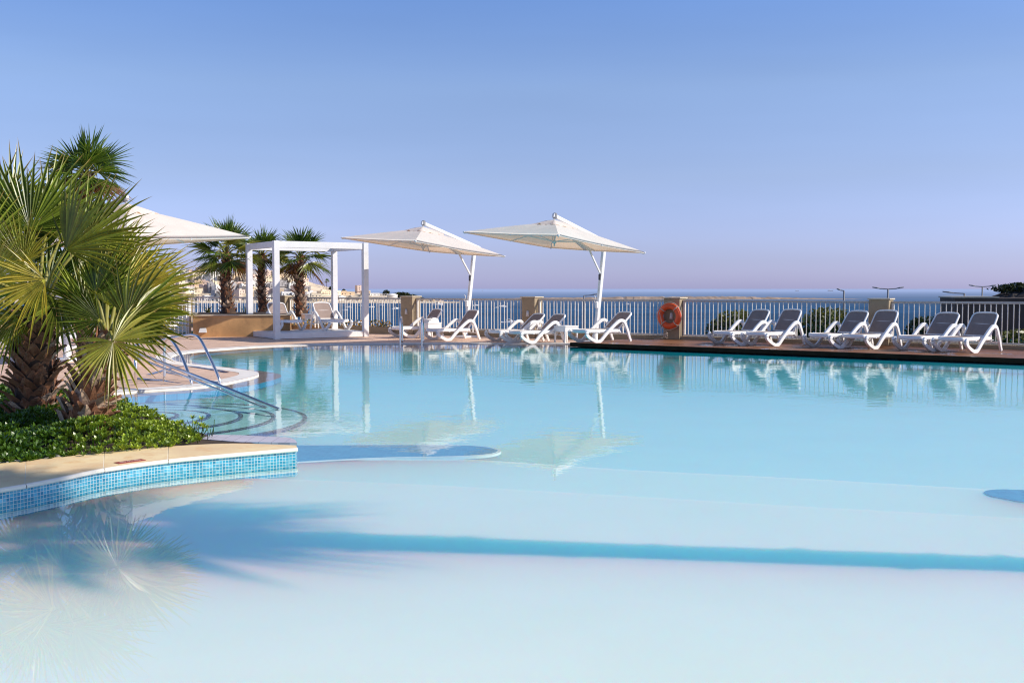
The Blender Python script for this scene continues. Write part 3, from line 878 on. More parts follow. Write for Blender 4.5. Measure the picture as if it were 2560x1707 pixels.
# ---- side table
def make_table():
    t = thing('side_table', '', 'side table')
    m = MB(); m.box((0, 0, .365), (.40, .40, .03), bev=.01); m.build('table_top', M['plastic'], t)
    m = MB()
    for sx_, sy_, w_, d_ in ((0, -1, .38, .02), (0, 1, .38, .02), (1, 0, .02, .34), (-1, 0, .02, .34)):
        m.box((sx_ * .18, sy_ * .18, .30), (w_, d_, .10))
    m.build('apron', M['plastic'], t)
    for sx_ in (-1, 1):
        for sy_ in (-1, 1):
            m = MB(); m.sweep([V((sx_ * .168, sy_ * .168, .25)), V((sx_ * .175, sy_ * .175, 0))], chamf(.045, .045, .006), up=V((0, 1, 0)), sm=False, scale=[1, .7])
            m.build('leg', M['plastic'], t)
    return t
tb = make_table()
p = at(1420, 856.5, ZD); tb.scale = (1.2, 1.2, 1.2)
put(tb, (p.x - .05, p.y + .02, ZD), R_(38), 'white resin side table at the corner of the timber deck beside a lounger', 'white side tables')
t2 = dup(tb); p = at(1074, 846, ZD); put(t2, (p.x, p.y + .2, ZD), R_(40), 'white side table with a white towel on it between two loungers', 'white side tables')
tw = MB()
for i in range(1):
    pr = [(-.19, .0), (-.18, .06), (-.10, .115), (.02, .12), (.13, .09), (.19, .02), (.19, .0)]
    for j in range(9):
        v = -.19 + .38 * j / 8
        for k, (x, z) in enumerate(pr):
            tw.vert((x + .01 * math.sin(j * 1.7 + k), v, 1.2 * .382 + z * (1 - .25 * abs(v) / .19) + .004 * math.sin(j * 2.3 + k * 1.3)))
    for j in range(8):
        for k in range(len(pr) - 1):
            a = j * len(pr) + k; tw.face([a, a + 1, a + 1 + len(pr), a + len(pr)], 0, True)
    tw.face([k for k in range(len(pr))]); tw.face([8 * len(pr) + k for k in range(len(pr) - 1, -1, -1)])
o = tw.build('towel', M['towel'], None); o.location = (t2.location.x, t2.location.y, ZD); o.rotation_euler = (0, 0, R_(40))
tag(o, 'bunched white towel lying on the side table near the pool ladder', 'towel')

# ---- cabana
CA = R_(33); cdir = V((math.cos(CA), math.sin(CA), 0)); cbk = V((-math.sin(CA), math.cos(CA), 0))
CF = V((-6.68, 29.05, ZD)); CWd, CDp, CH = 2.75, 2.3, 2.79
ct = thing('cabana', 'white square framed pool cabana with an open roof', 'cabana', CF, CA)
names = [(0, 0), (CWd, 0), (0, CDp), (CWd, CDp)]
for x, y in names:
    m = MB(); m.box((x, y, CH / 2), (.16, .16, CH), bev=.006); m.build('post', M['white'], ct)
m = MB()
for y in (0, CDp): m.box((CWd / 2, y, CH - .10), (CWd - .165, .10, .185), bev=.005)
for x in (0, CWd): m.box((x, CDp / 2, CH - .10), (.10, CDp - .165, .18), bev=.005)
m.build('roof_frame', M['white'], ct)
m = MB(); m.box((CWd / 2, CDp / 2, .162), (CWd - .10, CDp - .10, .028)); pf = m.build('platform', M['white'], ct)
m = MB()
for y in (0, CDp): m.box((CWd / 2, y, .09), (CWd - .165, .09, .16), bev=.004)
for x in (0, CWd): m.box((x, CDp / 2, .09), (.09, CDp - .165, .155), bev=.004)
m.build('base_frame', M['white'], ct)
def cab(x, y, z=.176 + ZD):
    p = CF + cdir * x + cbk * y; return V((p.x, p.y, z))
gr = 'white sun loungers in the cabana'
for i, (px, py, lab) in enumerate([(690, 1.42, 'white lounger in the left half of the cabana, partly behind its corner post'), (846, 1.2, 'white lounger in the right half of the cabana, facing right')]):
    o = dup(lounger)
    rz = R_(125)
    put(o, foot_at((752, 811)[i], 825.5, .196, rz, (-1, 1)[i]), rz, lab, gr)
t3 = dup(tb); p = at(764, 822, .196); put(t3, (p.x, p.y + .75, .196), R_(25), 'white side table between the two loungers in the cabana', 'white side tables')

# ---- cantilever parasols
def make_umbrella(corn, peak, label, C, ang, flip=1):
    cx = 1.6
    b = C - V((math.cos(ang), math.sin(ang), 0)) * cx
    t = thing('cantilever_parasol', label, 'parasol', (b.x, b.y, ZD), ang, 'cantilever parasols round the pool')
    h = 1.63
    cs = [V((cx + h, h * flip, corn[0])), V((cx + h, -h * flip, corn[1])), V((cx - h, -h * flip, corn[2])), V((cx - h, h * flip, corn[3]))]
    top = V((cx, 0, peak))
    m = MB()
    N = 10
    for k in range(4):
        a, b_ = cs[k], cs[(k + 1) % 4]
        rows = []
        for i in range(N + 1):
            u = .12 + .88 * i / N
            row = []
            for j in range(N + 1):
                v = j / N
                p = top.lerp(a.lerp(b_, v), u)
                sag = .055 * math.sin(math.pi * v) * u
                p = p + V((0, 0, -sag * (1 - .75 * u) + .012 * math.sin(math.pi * u)))
                inn = (V((cx, 0, p.z)) - p).normalized() * .06 * math.sin(math.pi * v) * u * u
                row.append(m.vert(p + inn))
            rows.append(row)
        for i in range(N):
            for j in range(N):
                m.face([rows[i][j], rows[i + 1][j], rows[i + 1][j + 1], rows[i][j + 1]], 0, True)
        # hem hanging at the rim
        hm = [m.vert(V(m.v[r]) + V((0, 0, -.028))) for r in rows[-1]]
        for j in range(N): m.face([rows[-1][j], rows[-1][j + 1], hm[j + 1], hm[j]], 0, True)
    cn = m.build('canopy', M['canvas'], t)
    # vent cap with puckered flaps
    m = MB(); n = 32; rings = []
    for f_, dz, jit in ((.02, .055, 0), (.10, .05, .006), (.20, .022, .02), (.26, .0, .028)):
        rg = []
        for i in range(n):
            s = i / n * 4; k = int(s) % 4; v = s - int(s)
            p = top.lerp(cs[k].lerp(cs[(k + 1) % 4], v), f_) + V((0, 0, dz + jit * math.sin(i * 2.7) + jit * .6 * math.sin(i * 1.3 + 1)))
            rg.append(m.vert(p))
        rings.append(rg)
    for r0, r1 in zip(rings[:-1], rings[1:]):
        for i in range(n):
            j = (i + 1) % n; m.face([r0[i], r1[i], r1[j], r0[j]], 0, True)
    m.face(list(rings[0]))
    m.build('vent_cap', M['canvas'], cn)
    for k in range(8):
        e = cs[k // 2] if k % 2 == 0 else cs[k // 2].lerp(cs[(k // 2 + 1) % 4], .5)
        inn = (V((cx, 0, e.z)) - e).normalized() * (.05 if k % 2 else .02)
        a = top.lerp(e, .06) + V((0, 0, -.06)); z = e + inn + V((0, 0, -.035))
        md = a.lerp(z, .5) + V((0, 0, -.045))
        m = MB(); m.sweep([a, md, z], chamf(.022, .03, 0), sm=False); rb = m.build('rib', M['white'], t)
        m = MB(); m.bar(V((cx, 0, peak - .50)).lerp(md, .04), md + V((0, 0, -.02)), .018, .022); m.build('strut', M['white'], rb)
        if k % 2 == 0:
            m = MB(); m.box(z + V((0, 0, .03)), (.05, .05, .03), bev=.01); m.build('tip_cap', M['white'], rb)
    m = MB(); m.lathe([(.0, peak - .62), (.018, peak - .61), (.018, peak - .55), (.05, peak - .54), (.05, peak - .47), (.022, peak - .46), (.022, peak + .10), (.045, peak + .11), (.045, peak + .20), (.0, peak + .21)], 12, (cx, 0, 0)); m.build('hub', M['white'], t)
    bz = peak + .15
    m = MB(); A = V((cx, 0, bz)); B = V((-.58, 0, bz - .64))
    m.bar(A - (B - A).normalized() * .05, B, .065, .095, bev=.012); m.build('boom', M['white'], t)
    m = MB(); m.box((cx - .02, 0, bz + .0), (.10, .10, .15), bev=.02); m.build('boom_head', M['lampmetal'], t)
    jt = A.lerp(B, (cx + .42) / (cx + .62))
    m = MB(); m.bar(V((0, 0, .05)), jt + V((0, 0, .02)), .09, .115, up=V((1, 0, 0)), bev=.012); mast = m.build('mast', M['white'], t)
    def on(z): return V((0, 0, .05)).lerp(jt, (z - .05) / (jt.z - .05))
    m = MB(); s0 = on(1.84) + V((.06, 0, 0)); s1 = V((.25, 0, peak - .66)); s2 = V((.85, 0, peak - .40))
    m.sweep([s0, s1], chamf(.035, .05, .006), sm=False); m.sweep([s1, s2], chamf(.035, .06, .006), sm=False); m.build('brace_arm', M['white'], t)
    m = MB(); q = on(1.74) + V((.06, 0, 0)); m.box(q, (.05, .07, .16), bev=.01); m.build('slide', M['darkmetal'], t)
    m = MB(); q = on(1.0) + V((.08, 0, 0)); m.box(q, (.09, .08, .18), bev=.015); cb = m.build('crank_box', M['white'], t)
    m = MB(); m.tube([q + V((.03, 0, .05)), q + V((.09, 0, .08)), q + V((.05, 0, .22)), q + V((.10, 0, .25))], .011, 6); m.build('crank_handle', M['white'], cb)
    m = MB(); m.box((0, 0, .03), (.55, .55, .06), bev=.02); m.lathe([(.085, .06), (.075, .10), (.075, .22)], 14); m.build('base_plate', M['white'], t)
    return t
cz = (2.67, 2.87, 2.57, 2.35)
make_umbrella(cz, 3.12, 'cream square parasol on a leaning mast, between the cabana and the middle pillar', V((-2.5, 28.9, 0)), R_(225))
make_umbrella(cz, 3.12, 'cream square parasol on a leaning mast left of the lifebuoy, the larger looking one', V((1.07, 26.0, 0)), R_(225))
make_umbrella((2.46, 2.30, 2.22, 2.34), 3.0, 'sunlit white parasol canopy half hidden by the front palms', V((-7.35, 19.6, 0)), R_(-24))

# ---- pool ladder
lp = [at(1001, 861, 0), at(1055, 861, 0)]
t = thing('pool_ladder', 'stainless steel pool ladder with two hooped rails at the far pool edge', 'pool ladder', (lp[0] + lp[1]) / 2 + V((0, 0, 0)), 0)
org = (lp[0] + lp[1]) / 2
for s in lp:
    x = s.x - org.x
    m = MB()
    pts = catmull([V((x, -.02, -.6)), V((x, -.02, -.1)), V((x, -.02, .35)), V((x, .02, .60)), V((x, .13, .70)), V((x, .30, .69)), V((x, .42, .58)), V((x, .46, .35)), V((x, .47, .03))], 6)
    m.tube(pts, .024, 10, up=V((1, 0, 0))); m.build('rail', M['chrome'], t)
for z in (-.2, -.42):
    m = MB(); m.box((0, -.02, z), (.5, .08, .03), bev=.008); m.build('tread', M['plastic'], t)

# ---- stainless steel handrails by the round steps
def rail(label, curves, r=.023):
    t = thing('handrail', label, 'handrail', (0, 0, 0))
    for nm, pts, sm_ in curves:
        m = MB(); pts = [V(p) for p in pts]
        m.tube(catmull(pts, 6) if sm_ else pts, r if nm != 'cross_bar' else r * .7, 10); m.build(nm, M['chrome'], t)
    return t
a0 = at(549, 962, 0); a1 = dep(545, 940, a0.y + .03); a2 = dep(520, 885, a0.y + .22); a3 = dep(500, 848, a0.y + .36); a4 = dep(484, 838, a0.y + .52); a5 = dep(460, 839.5, a0.y + .62); a6 = dep(351, 861, a0.y + 1.0); a7 = dep(300, 874, a0.y + 1.1); a8 = dep(296, 925, a0.y + 1.15)
b0 = at(479, 966, 0); b1_ = dep(475, 945, b0.y + .03); b2_ = dep(455, 893, b0.y + .3); b3_ = dep(434, 857, b0.y + .5); b4_ = dep(420, 846, b0.y + .62); b5_ = dep(412, 858, b0.y + .7); b6_ = dep(410.5, 880, b0.y + .72); b7_ = at(411, 952, ZD)
rail('hooped stainless steel handrail rising out of the water beside the round steps', [
    ('rail', [a0 + V((0, 0, -.25)), a0, a1, a2, a3, a4, a5, a6, a7], True),
    ('rail', [b0 + V((0, 0, -.25)), b0, b1_, b2_, b3_, b4_, b5_, b6_, b7_], True),
    ('cross_bar', [dep(478, 966, b0.y), dep(411, 952, b7_.y), dep(339, 946, b7_.y + .1)], False),
    ('cross_bar', [dep(546, 957, a0.y + .02), dep(411, 930, b7_.y + .4)], False),
    ('cross_bar', [dep(480, 978, b0.y), dep(549, 972, a0.y)], False)])
c0 = at(339, 962, ZD); c1 = dep(339, 880, c0.y); e0 = at(694, 1022, 0)
d_ = (e0 - V((c1.x, c1.y, c1.z))).normalized()
rail('straight stainless steel handrail sloping down into the pool over the round steps', [
    ('post', [c0 + V((0, 0, -.02)), c1], False),
    ('rail', [c1 + V((0, 0, .0)), e0 + d_ * .05], False),
    ('cross_bar', [c1 + V((0, 0, -.075)) + d_ * .05, e0 + V((0, 0, -.05)) - d_ * .26], False)])

# ---- gate, planter, things behind the palms on the left
g0_ = at(472, 841, ZD); g1_ = at(395, 846, ZD)
gd = (g1_ - g0_); gl = gd.length; ga = math.atan2(gd.y, gd.x)
t = thing('metal_gate', 'white metal bar gate standing between the palms and the stone planter', 'gate', g0_, ga)
m = MB(); m.box((0, 0, .50), (.11, .11, 1.0), bev=.006); m.build('gate_post', M['white'], t)
m = MB()
for z in (.06, .35, .96): m.box((gl / 2 + .04, 0, z), (gl - .04, .035, .04))
for x in (.10, gl): m.box((x, 0, .5), (.04, .035, .86))
m.build('gate_frame', M['white'], t)
for k_ in range(6):
    m = MB(); m.box((.10 + (gl - .1) * (k_ + 1) / 7, 0, .52), (.02, .02, .86)); m.build('gate_bar', M['white'], t)
m = MB(); m.box((0, -.06, .48), (.04, .04, .08), bev=.01); m.build('latch', M['lampmetal'], t)
gp = at(438, 836, ZD)
m = MB()
prof = [(-.30, .0), (.12, .05), (.24, .22), (.30, .45), (.31, .62)]
pp = [V((x, 0, z)) for x, z in ((-.45, .08), (-.1, .02), (.16, .07), (.27, .26), (.31, .50), (.31, .62), (-.45, .62))]
pts = catmull(pp[:6], 5) + [pp[6]]
n_ = len(pts)
f0 = [m.vert(p + V((0, -.04, 0))) for p in pts]; f1 = [m.vert(p + V((0, .04, 0))) for p in pts]
m.face(f0); m.face(list(reversed(f1)))
for i in range(n_): j = (i + 1) % n_; m.face([f0[j], f0[i], f1[i], f1[j]], 0)
o = m.build('curved_board', M['plastic']); o.location = (gp.x, gp.y + .6, ZD); tag(o, 'white board with a rounded lower corner standing behind the bars of the white gate', 'board')
gpl = at(420, 843, ZD)
mb = MB(); mb.prism([V((gpl.x - 3.5, gpl.y + .15, 0)), V((gpl.x + .55, gpl.y + .15, 0)), V((gpl.x + .4, gpl.y + 4, 0)), V((gpl.x - 4.5, gpl.y + 4, 0))], ZD, ZD + .006)
tag(mb.build('grass_patch', M['grass']), kind=ST)
# ochre stone planter with palms
pA = at(483, 843, ZD); pB = at(668, 838.5, ZD)
pB = V((pA.x + 2.75, pA.y + .55, ZD)); pC = pB + V((-.6, 3.0, 0)); pD = pA + V((-.9, 3.2, 0))
t = thing('stone_planter', 'long ochre stone planter box under the palms left of the cabana', 'planter', pA, 0)
q = [V((p.x - pA.x, p.y - pA.y, 0)) for p in (pA, pB, pC, pD)]
m = MB(); m.prism(q, 0, .63); m.build('planter_body', M['planter'], t)
m = MB(); cen = sum(q, V()) / 4
m.prism([p + (p - cen).normalized() * .05 for p in q], .63, .665); m.build('rim', M['cap'], t)
m = MB(); m.prism([p - (p - cen).normalized() * .16 for p in q], .60, .672); m.build('soil', M['soil'], t)
# second, longer run of the planter behind the cabana (flower bed level)
q2 = [V((-8.2, 34.3, 0)), V((-3.9, 32.5, 0)), V((-3.75, 32.75, 0)), V((-7.9, 35.0, 0))]
mb = MB(); mb.prism(q2, ZD, .24); tag(mb.build('flower_bed_wall', M['pillar']), 'low ochre bed wall holding marigolds behind the cabana', 'planter')
pp_ = at(506, 834, 0)
t = thing('planter_lamp', 'grey wedge shaped lamp on the face of the ochre planter', 'wall lamp', (pA.x + .28, pA.y + .05 - .01, .22), math.atan2(.55, 2.75))
m = MB(); f0 = [V((-.09, 0, .07)), V((.09, 0, .07)), V((.115, 0, -.06)), V((-.115, 0, -.06))]
f1 = [V((-.085, -.03, .065)), V((.085, -.03, .065)), V((.115, -.11, -.06)), V((-.115, -.11, -.06))]
i0 = [m.vert(p) for p in f0]; i1 = [m.vert(p) for p in f1]
m.face(list(reversed(i1))); m.face(i0)
for i in range(4): j = (i + 1) % 4; m.face([i0[i], i1[i], i1[j], i0[j]])
m.build('lamp_shade', M['sconce'], t)
# hidden loungers behind the front palms
gr = 'white sun loungers behind the front palms'
for px, py, rz, lab in ((150, 872, 200, 'white lounger on the terrace just behind the front palm trunks'), (225, 858, 205, 'white lounger on the terrace seen between the two front palm trunks'), (20, 885, 190, 'white lounger at the far left edge behind the palm leaves')):
    o = dup(lounger); p = at(px, py, ZD); put(o, (p.x + .5, p.y + .4, ZD), R_(rz), lab, gr)
t = thing('beach_bag', 'black beach bag with a red cloth left on the terrace behind the palm leaves', 'bag', at(393, 850, ZD), .3)
m = MB(); m.lathe([(.0, 0), (.17, .0), (.20, .05), (.19, .22), (.13, .33), (.05, .36), (.0, .36)], 14); m.build('bag_body', M['bagblack'], t)
m = MB(); m.tube(catmull([V((-.1, 0, .3)), V((-.08, 0, .44)), V((.08, 0, .44)), V((.1, 0, .3))], 5), .012, 6); m.build('handle', M['bagblack'], t)
m = MB()
for i in range(7):
    for j in range(5): m.vert((-.2 + i * .05, -.1 + j * .05, .37 + .03 * math.sin(i * 1.4 + j * 1.1) - (.10 if i < 2 else 0)))
for i in range(6):
    for j in range(4): a = i * 5 + j; m.face([a, a + 5, a + 6, a + 1], 0, True)
m.build('cloth', M['redcloth'], t)

# ================================================================== PALMS
def fan(mb, hub, axis, nrm, R, spread, nb, rng, droop=.12, join=.45, yel=0.0, m=0):
    a = axis.normalized(); n = (nrm - a * nrm.dot(a)).normalized(); b = n.cross(a)
    dth = spread / (nb - 1)
    for i in range(nb):
        th = -spread / 2 + spread * i / (nb - 1)
        e = abs(th) / (spread / 2)
        th += rng.uniform(-.14, .14) * dth
        if rng.random() < .05: continue
        ln = R * (1 - .30 * e ** 2) * (rng.uniform(.86, 1.05) if rng.random() < .8 else rng.uniform(.62, .9))
        d = (a * math.cos(th) + b * math.sin(th))
        pr = (-a * math.sin(th) + b * math.cos(th))
        br = rng.random() ** 1.3
        y_ = yel * rng.uniform(.6, 1.2)
        bend = rng.uniform(.3, 1.8) * droop * (3.2 if rng.random() < .1 else 1)
        tw = rng.uniform(-.25, .25)
        wj = join * ln * math.tan(dth / 2) * 1.04
        prev = None
        for t in (.03, .2, join, .62, .8, .92, 1.0):
            wd_ = t * ln * math.tan(dth / 2) * 1.02 if t <= join else wj * (1 - ((t - join) / (1 - join)) ** 1.15)
            dn = max(0, t - .3)
            c = hub + d * (t * ln) - V((0, 0, 1)) * (bend * R * dn * dn) - n * (.10 * R * t * t * e)
            col = (t, br, min(1, y_))
            if t == 1.0:
                v = mb.vert(c, col)
                mb.face([prev[0], prev[1], v], m); mb.face([prev[1], prev[2], v], m)
            else:
                q = (pr + n * tw * max(0, t - join)).normalized()
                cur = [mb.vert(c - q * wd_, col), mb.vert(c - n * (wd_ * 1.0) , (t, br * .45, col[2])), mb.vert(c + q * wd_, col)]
                if prev:
                    mb.face([prev[0], prev[1], cur[1], cur[0]], m); mb.face([prev[1], prev[2], cur[2], cur[1]], m)
                prev = cur
    # papery hastula at the hub
    for k in range(5):
        th = R_(-60 + 30 * k); d = (-a * .2 + b * math.sin(th) + n * .6 + a * math.cos(th) * .8).normalized()
        s = R * .07
        i0 = mb.vert(hub - b * s * .3, (.2, .9, .3)); i1 = mb.vert(hub + b * s * .3, (.2, .9, .3)); i2 = mb.vert(hub + d * s, (.7, .9, .5))
        mb.face([i0, i1, i2], m)

def palm_trunk(mb, base, top, r0, r1, nboot, bl, bw, rng, flare=1.25, t0=.02, pale=.28):
    ax = (top - base); L = ax.length; ad = ax.normalized()
    s = ad.cross(V((0, 1, 0))).normalized(); q = s.cross(ad)
    bowv = s * (L * .03)
    def cen(t): return base + ax * t + bowv * math.sin(math.pi * t)
    def rad(t): return (r0 + (r1 - r0) * t) * (flare if t < .05 else 1) * (1 + .06 * math.sin(t * 19))
    n = 14; rings = []
    NT_ = 12
    for i in range(NT_ + 1):
        t = i / NT_
        rings.append([mb.vert(cen(t) + (s * math.cos(2 * math.pi * k / n) + q * math.sin(2 * math.pi * k / n)) * rad(t) * .82) for k in range(n)])
    for r_, r2 in zip(rings[:-1], rings[1:]):
        for k in range(n): mb.face([r_[k], r_[(k + 1) % n], r2[(k + 1) % n], r2[k]], 0, True)
    mb.face(rings[-1], 0)
    for i in range(nboot):
        t = t0 + (1.0 - t0) * (i + .5) / nboot
        an = i * 2.39996 + rng.uniform(-.25, .25)
        o = s * math.cos(an) + q * math.sin(an); side = ad.cross(o).normalized()
        p = cen(t) + o * rad(t) * .70
        ln = bl * rng.uniform(.75, 1.25); wd_ = bw * rng.uniform(.8, 1.2)
        out = rng.uniform(.2, .7); curl = rng.uniform(-.1, .8)
        mi = 2 if rng.random() < pale else 1
        prev = None; tk = wd_ * .09
        for u, ws in ((0, 1.0), (.25, .95), (.5, .72), (.75, .42), (1.0, .10)):
            c = p + ad * ln * (u * (1 - .25 * u * curl)) * .85 + o * (ln * (out * u + .35 * curl * u * u)) 
            w_ = wd_ * ws * .5
            nn = (o - ad * out).normalized()
            cur = [mb.vert(c - side * w_ - nn * tk), mb.vert(c + nn * tk), mb.vert(c + side * w_ - nn * tk), mb.vert(c - nn * tk * .6)]
            if prev:
                for k in range(4): kk = (k + 1) % 4; mb.face([prev[k], prev[kk], cur[kk], cur[k]], mi)
            prev = cur
        mb.face(prev, mi)
TR = [M['trunk'], M['boot'], M['bootpale']]

def frond_obj(parent, org, crown, hub, axis, nrm, R, spread, nb, rng, mat, droop=.12, yel=0.0, pr=.016):
    m = MB()
    c = crown - org; h = hub - org
    mid = c.lerp(h, .55) + V((0, 0, .10 * (h - c).length))
    m.tube([c, mid, h], pr, 5, m=1, scale=[1.5, 1.0, .7])
    fan(m, h, axis, nrm, R, spread, nb, rng, droop, .45, yel)
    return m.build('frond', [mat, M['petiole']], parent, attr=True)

def random_palm(label, base, top, r0, r1, nf, pl, R, seed, nboot=46, bl=.2, bw=.13, group=None, dead=3, mat=None, nb=26, name='palm_tree', elmin=-42, skirt=0):
    rng = random.Random(seed)
    t = thing(name, label, 'palm tree', base, 0, group)
    m = MB(); palm_trunk(m, V((0, 0, 0)), top - base, r0, r1, nboot, bl, bw, rng); m.build('trunk', TR, t)
    for i in range(nf):
        u = (i + .5) / nf
        elv = R_(82 + (elmin - 82) * u + rng.uniform(-8, 8)); az = i * 2.39996 + rng.uniform(-.3, .3)
        d = V((math.cos(elv) * math.cos(az), math.cos(elv) * math.sin(az), math.sin(elv)))
        hub = top + d * pl * rng.uniform(.75, 1.15)
        n = V((0, 0, 1)) - d * d.z + V((rng.uniform(-.4, .4), rng.uniform(-.4, .4), 0))
        isd = i >= nf - dead
        frond_obj(t, base, top, hub, (d + V((0, 0, -.12))).normalized(), n, R * rng.uniform(.85, 1.1), R_(rng.uniform(150, 200)), nb, rng, M['deadfrond'] if isd else (mat or M['frondfar']), .22, rng.choice([0, 0, 0, .25, .5]) if u > .35 else 0, .014)
    return t
gp_ = 'fan palms in the planter by the cabana'
random_palm('fan palm with a shaggy trunk and bright fronds left of the cabana, in the planter', dep(572, 788, 31.6), dep(566, 638, 31.6), .25, .13, 28, .48, .86, 11, 90, .17, .15, gp_, 2, nb=28)
random_palm('fan palm behind the left front post of the cabana, the middle one of three', dep(660, 786, 34.5), dep(655, 640, 34.5), .19, .12, 19, .42, .80, 44, 90, .17, .14, gp_, 1, elmin=-30)
random_palm('fan palm seen through the open frame of the cabana', dep(755, 792, 33.6), dep(751, 646, 33.6), .23, .12, 23, .46, .82, 19, 90, .18, .16, gp_, 3, elmin=-52)
random_palm('tall fan palm rising behind the front palms at the upper left', V((dep(205, 420, 19.5).x, 19.5, ZD)), dep(215, 440, 19.5), .16, .13, 24, .30, .72, 23, 70, .2, .14, 'fan palms at the left', 5, nb=30, name='palm_tree')
# the palm that throws its long shadow over the shallow end
shb = at(2600, 1396, ZS1)
crs = at(150, 1325, ZS1)
hgt = 5.7
top_ = V((crs.x, crs.y, ZS1)) + SUN * ((hgt - ZS1) / SUN.z)
base_ = V((top_.x + .1, top_.y - .02, ZD))
random_palm('tall fan palm standing beyond the right side of the shallow end, throwing the long shadow', base_, top_, .15, .27, 20, .55, 1.1, 37, 60, .12, .22, None, 0, mat=M['frond'], nb=20)

# front palms with fronds placed one by one
def screen_frond(parent, org, crown, px, py, Y, ang, r, spread, tilt, roll, rng, mat, yel=0.0, nb=34, droop=.12):
    hub = dep(px, py, Y); a = R_(ang)
    axis = V((math.cos(a), tilt, math.sin(a))).normalized()
    n = V((rng.uniform(.05, .8) - math.sin(a) * roll, -1, .2 + math.cos(a) * roll)) 
    frond_obj(parent, org, crown, hub, axis, n, r * Y / F, R_(spread), nb, rng, mat, droop, yel, .017)
rng = random.Random(5)
bA = dep(95, 1068, 10.3); bA.z = .06; tA = dep(92, 790, 10.2)
pa = thing('palm_tree', 'thick trunked fan palm at the left front with a wide crown of green fans', 'palm tree', bA, 0, 'fan palms at the left')
m = MB(); palm_trunk(m, V((0, 0, 0)), tA - bA, .24, .20, 150, .19, .155, random.Random(3), 1.0, pale=.06); m.build('trunk', TR, pa)
FA = [(75, 575, 10.6, 82, 255, 165, .1, .1, .05), (165, 625, 9.8, 52, 245, 150, -.15, .5, .25), (112, 700, 9.4, 196, 175, 150, -.3, .6, .75), (-20, 700, 9.5, 55, 200, 130, -.1, .8, .55),
      (145, 752, 10.0, 265, 150, 210, -.5, .2, .1), (10, 600, 10.9, 120, 210, 160, .1, .3, .1), (190, 690, 10.7, 22, 200, 150, .2, .4, .25), (40, 790, 9.9, 225, 170, 170, -.3, .5, .2),
      (95, 650, 11.0, 95, 200, 180, .3, .2, 0), (-60, 640, 10.4, 95, 220, 170, .1, .3, .1), (120, 720, 10.8, 60, 210, 170, .3, .2, 0), (60, 720, 10.9, 140, 180, 170, .3, .4, 0), (200, 740, 10.6, -25, 130, 150, .1, .6, .2), (-70, 760, 9.6, 20, 140, 150, -.2, .6, .5),
      (150, 600, 11.0, 70, 170, 170, .4, .3, .1), (80, 760, 10.5, 290, 130, 170, -.1, .6, 0),
      (215, 600, 10.3, 48, 205, 140, .15, .4, .15), (235, 655, 10.9, 30, 200, 150, .3, .3, .1), (120, 560, 11.2, 62, 215, 150, .3, .4, .1), (30, 520, 11.3, 100, 190, 160, .3, .2, .05), (180, 720, 11.2, 50, 220, 170, .4, .2, 0), (60, 660, 9.6, 110, 160, 150, -.2, .5, .35), (-40, 580, 11.0, 70, 230, 150, .2, .3, .1)]
for f in FA:
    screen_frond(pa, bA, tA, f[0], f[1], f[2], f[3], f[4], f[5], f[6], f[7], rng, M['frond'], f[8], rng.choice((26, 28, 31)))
bB = dep(205, 1100, 9.5); bB.z = .06; tB = dep(268, 850, 9.6)
pb = thing('palm_tree', 'leaning fan palm with ragged brown leaf bases at the left, the one nearer the steps', 'palm tree', bB, 0, 'fan palms at the left')
m = MB(); palm_trunk(m, V((0, 0, 0)), tB - bB, .22, .12, 170, .18, .135, random.Random(8), 1.0, pale=.34); m.build('trunk', TR, pb)
FB = [(315, 795, 9.3, 42, 205, 185, 0, .2, .2), (283, 853, 8.9, 318, 172, 290, -.35, .1, .35), (240, 735, 9.7, 75, 185, 120, 0, .5, .05), (300, 740, 10.1, 24, 235, 110, .1, .5, .8), (330, 760, 10.3, 32, 200, 90, .2, .2, .5), (250, 690, 10.5, 62, 190, 110, .2, .3, .25),
      (215, 770, 10.0, 108, 170, 150, .2, .3, .1), (340, 770, 9.8, 8, 150, 140, .2, .6, .2), (265, 760, 9.9, 62, 180, 150, .3, .3, .1), (250, 800, 9.3, 170, 120, 150, -.2, .5, .1), (305, 770, 10.2, 55, 175, 150, .2, .3, .3), (290, 800, 9.9, -30, 130, 150, .3, .4, .1), (270, 690, 10.4, 40, 210, 130, .2, .3, .3), (330, 740, 10.6, 48, 190, 140, .3, .3, .2), (240, 780, 10.3, 80, 190, 170, .3, .3, 0), (320, 810, 9.6, 15, 170, 120, .1, .4, .4)]
for f in FB:
    screen_frond(pb, bB, tB, f[0], f[1], f[2], f[3], f[4], f[5], f[6], f[7], rng, M['frond'], f[8], 27 if f[5] < 250 else 42)

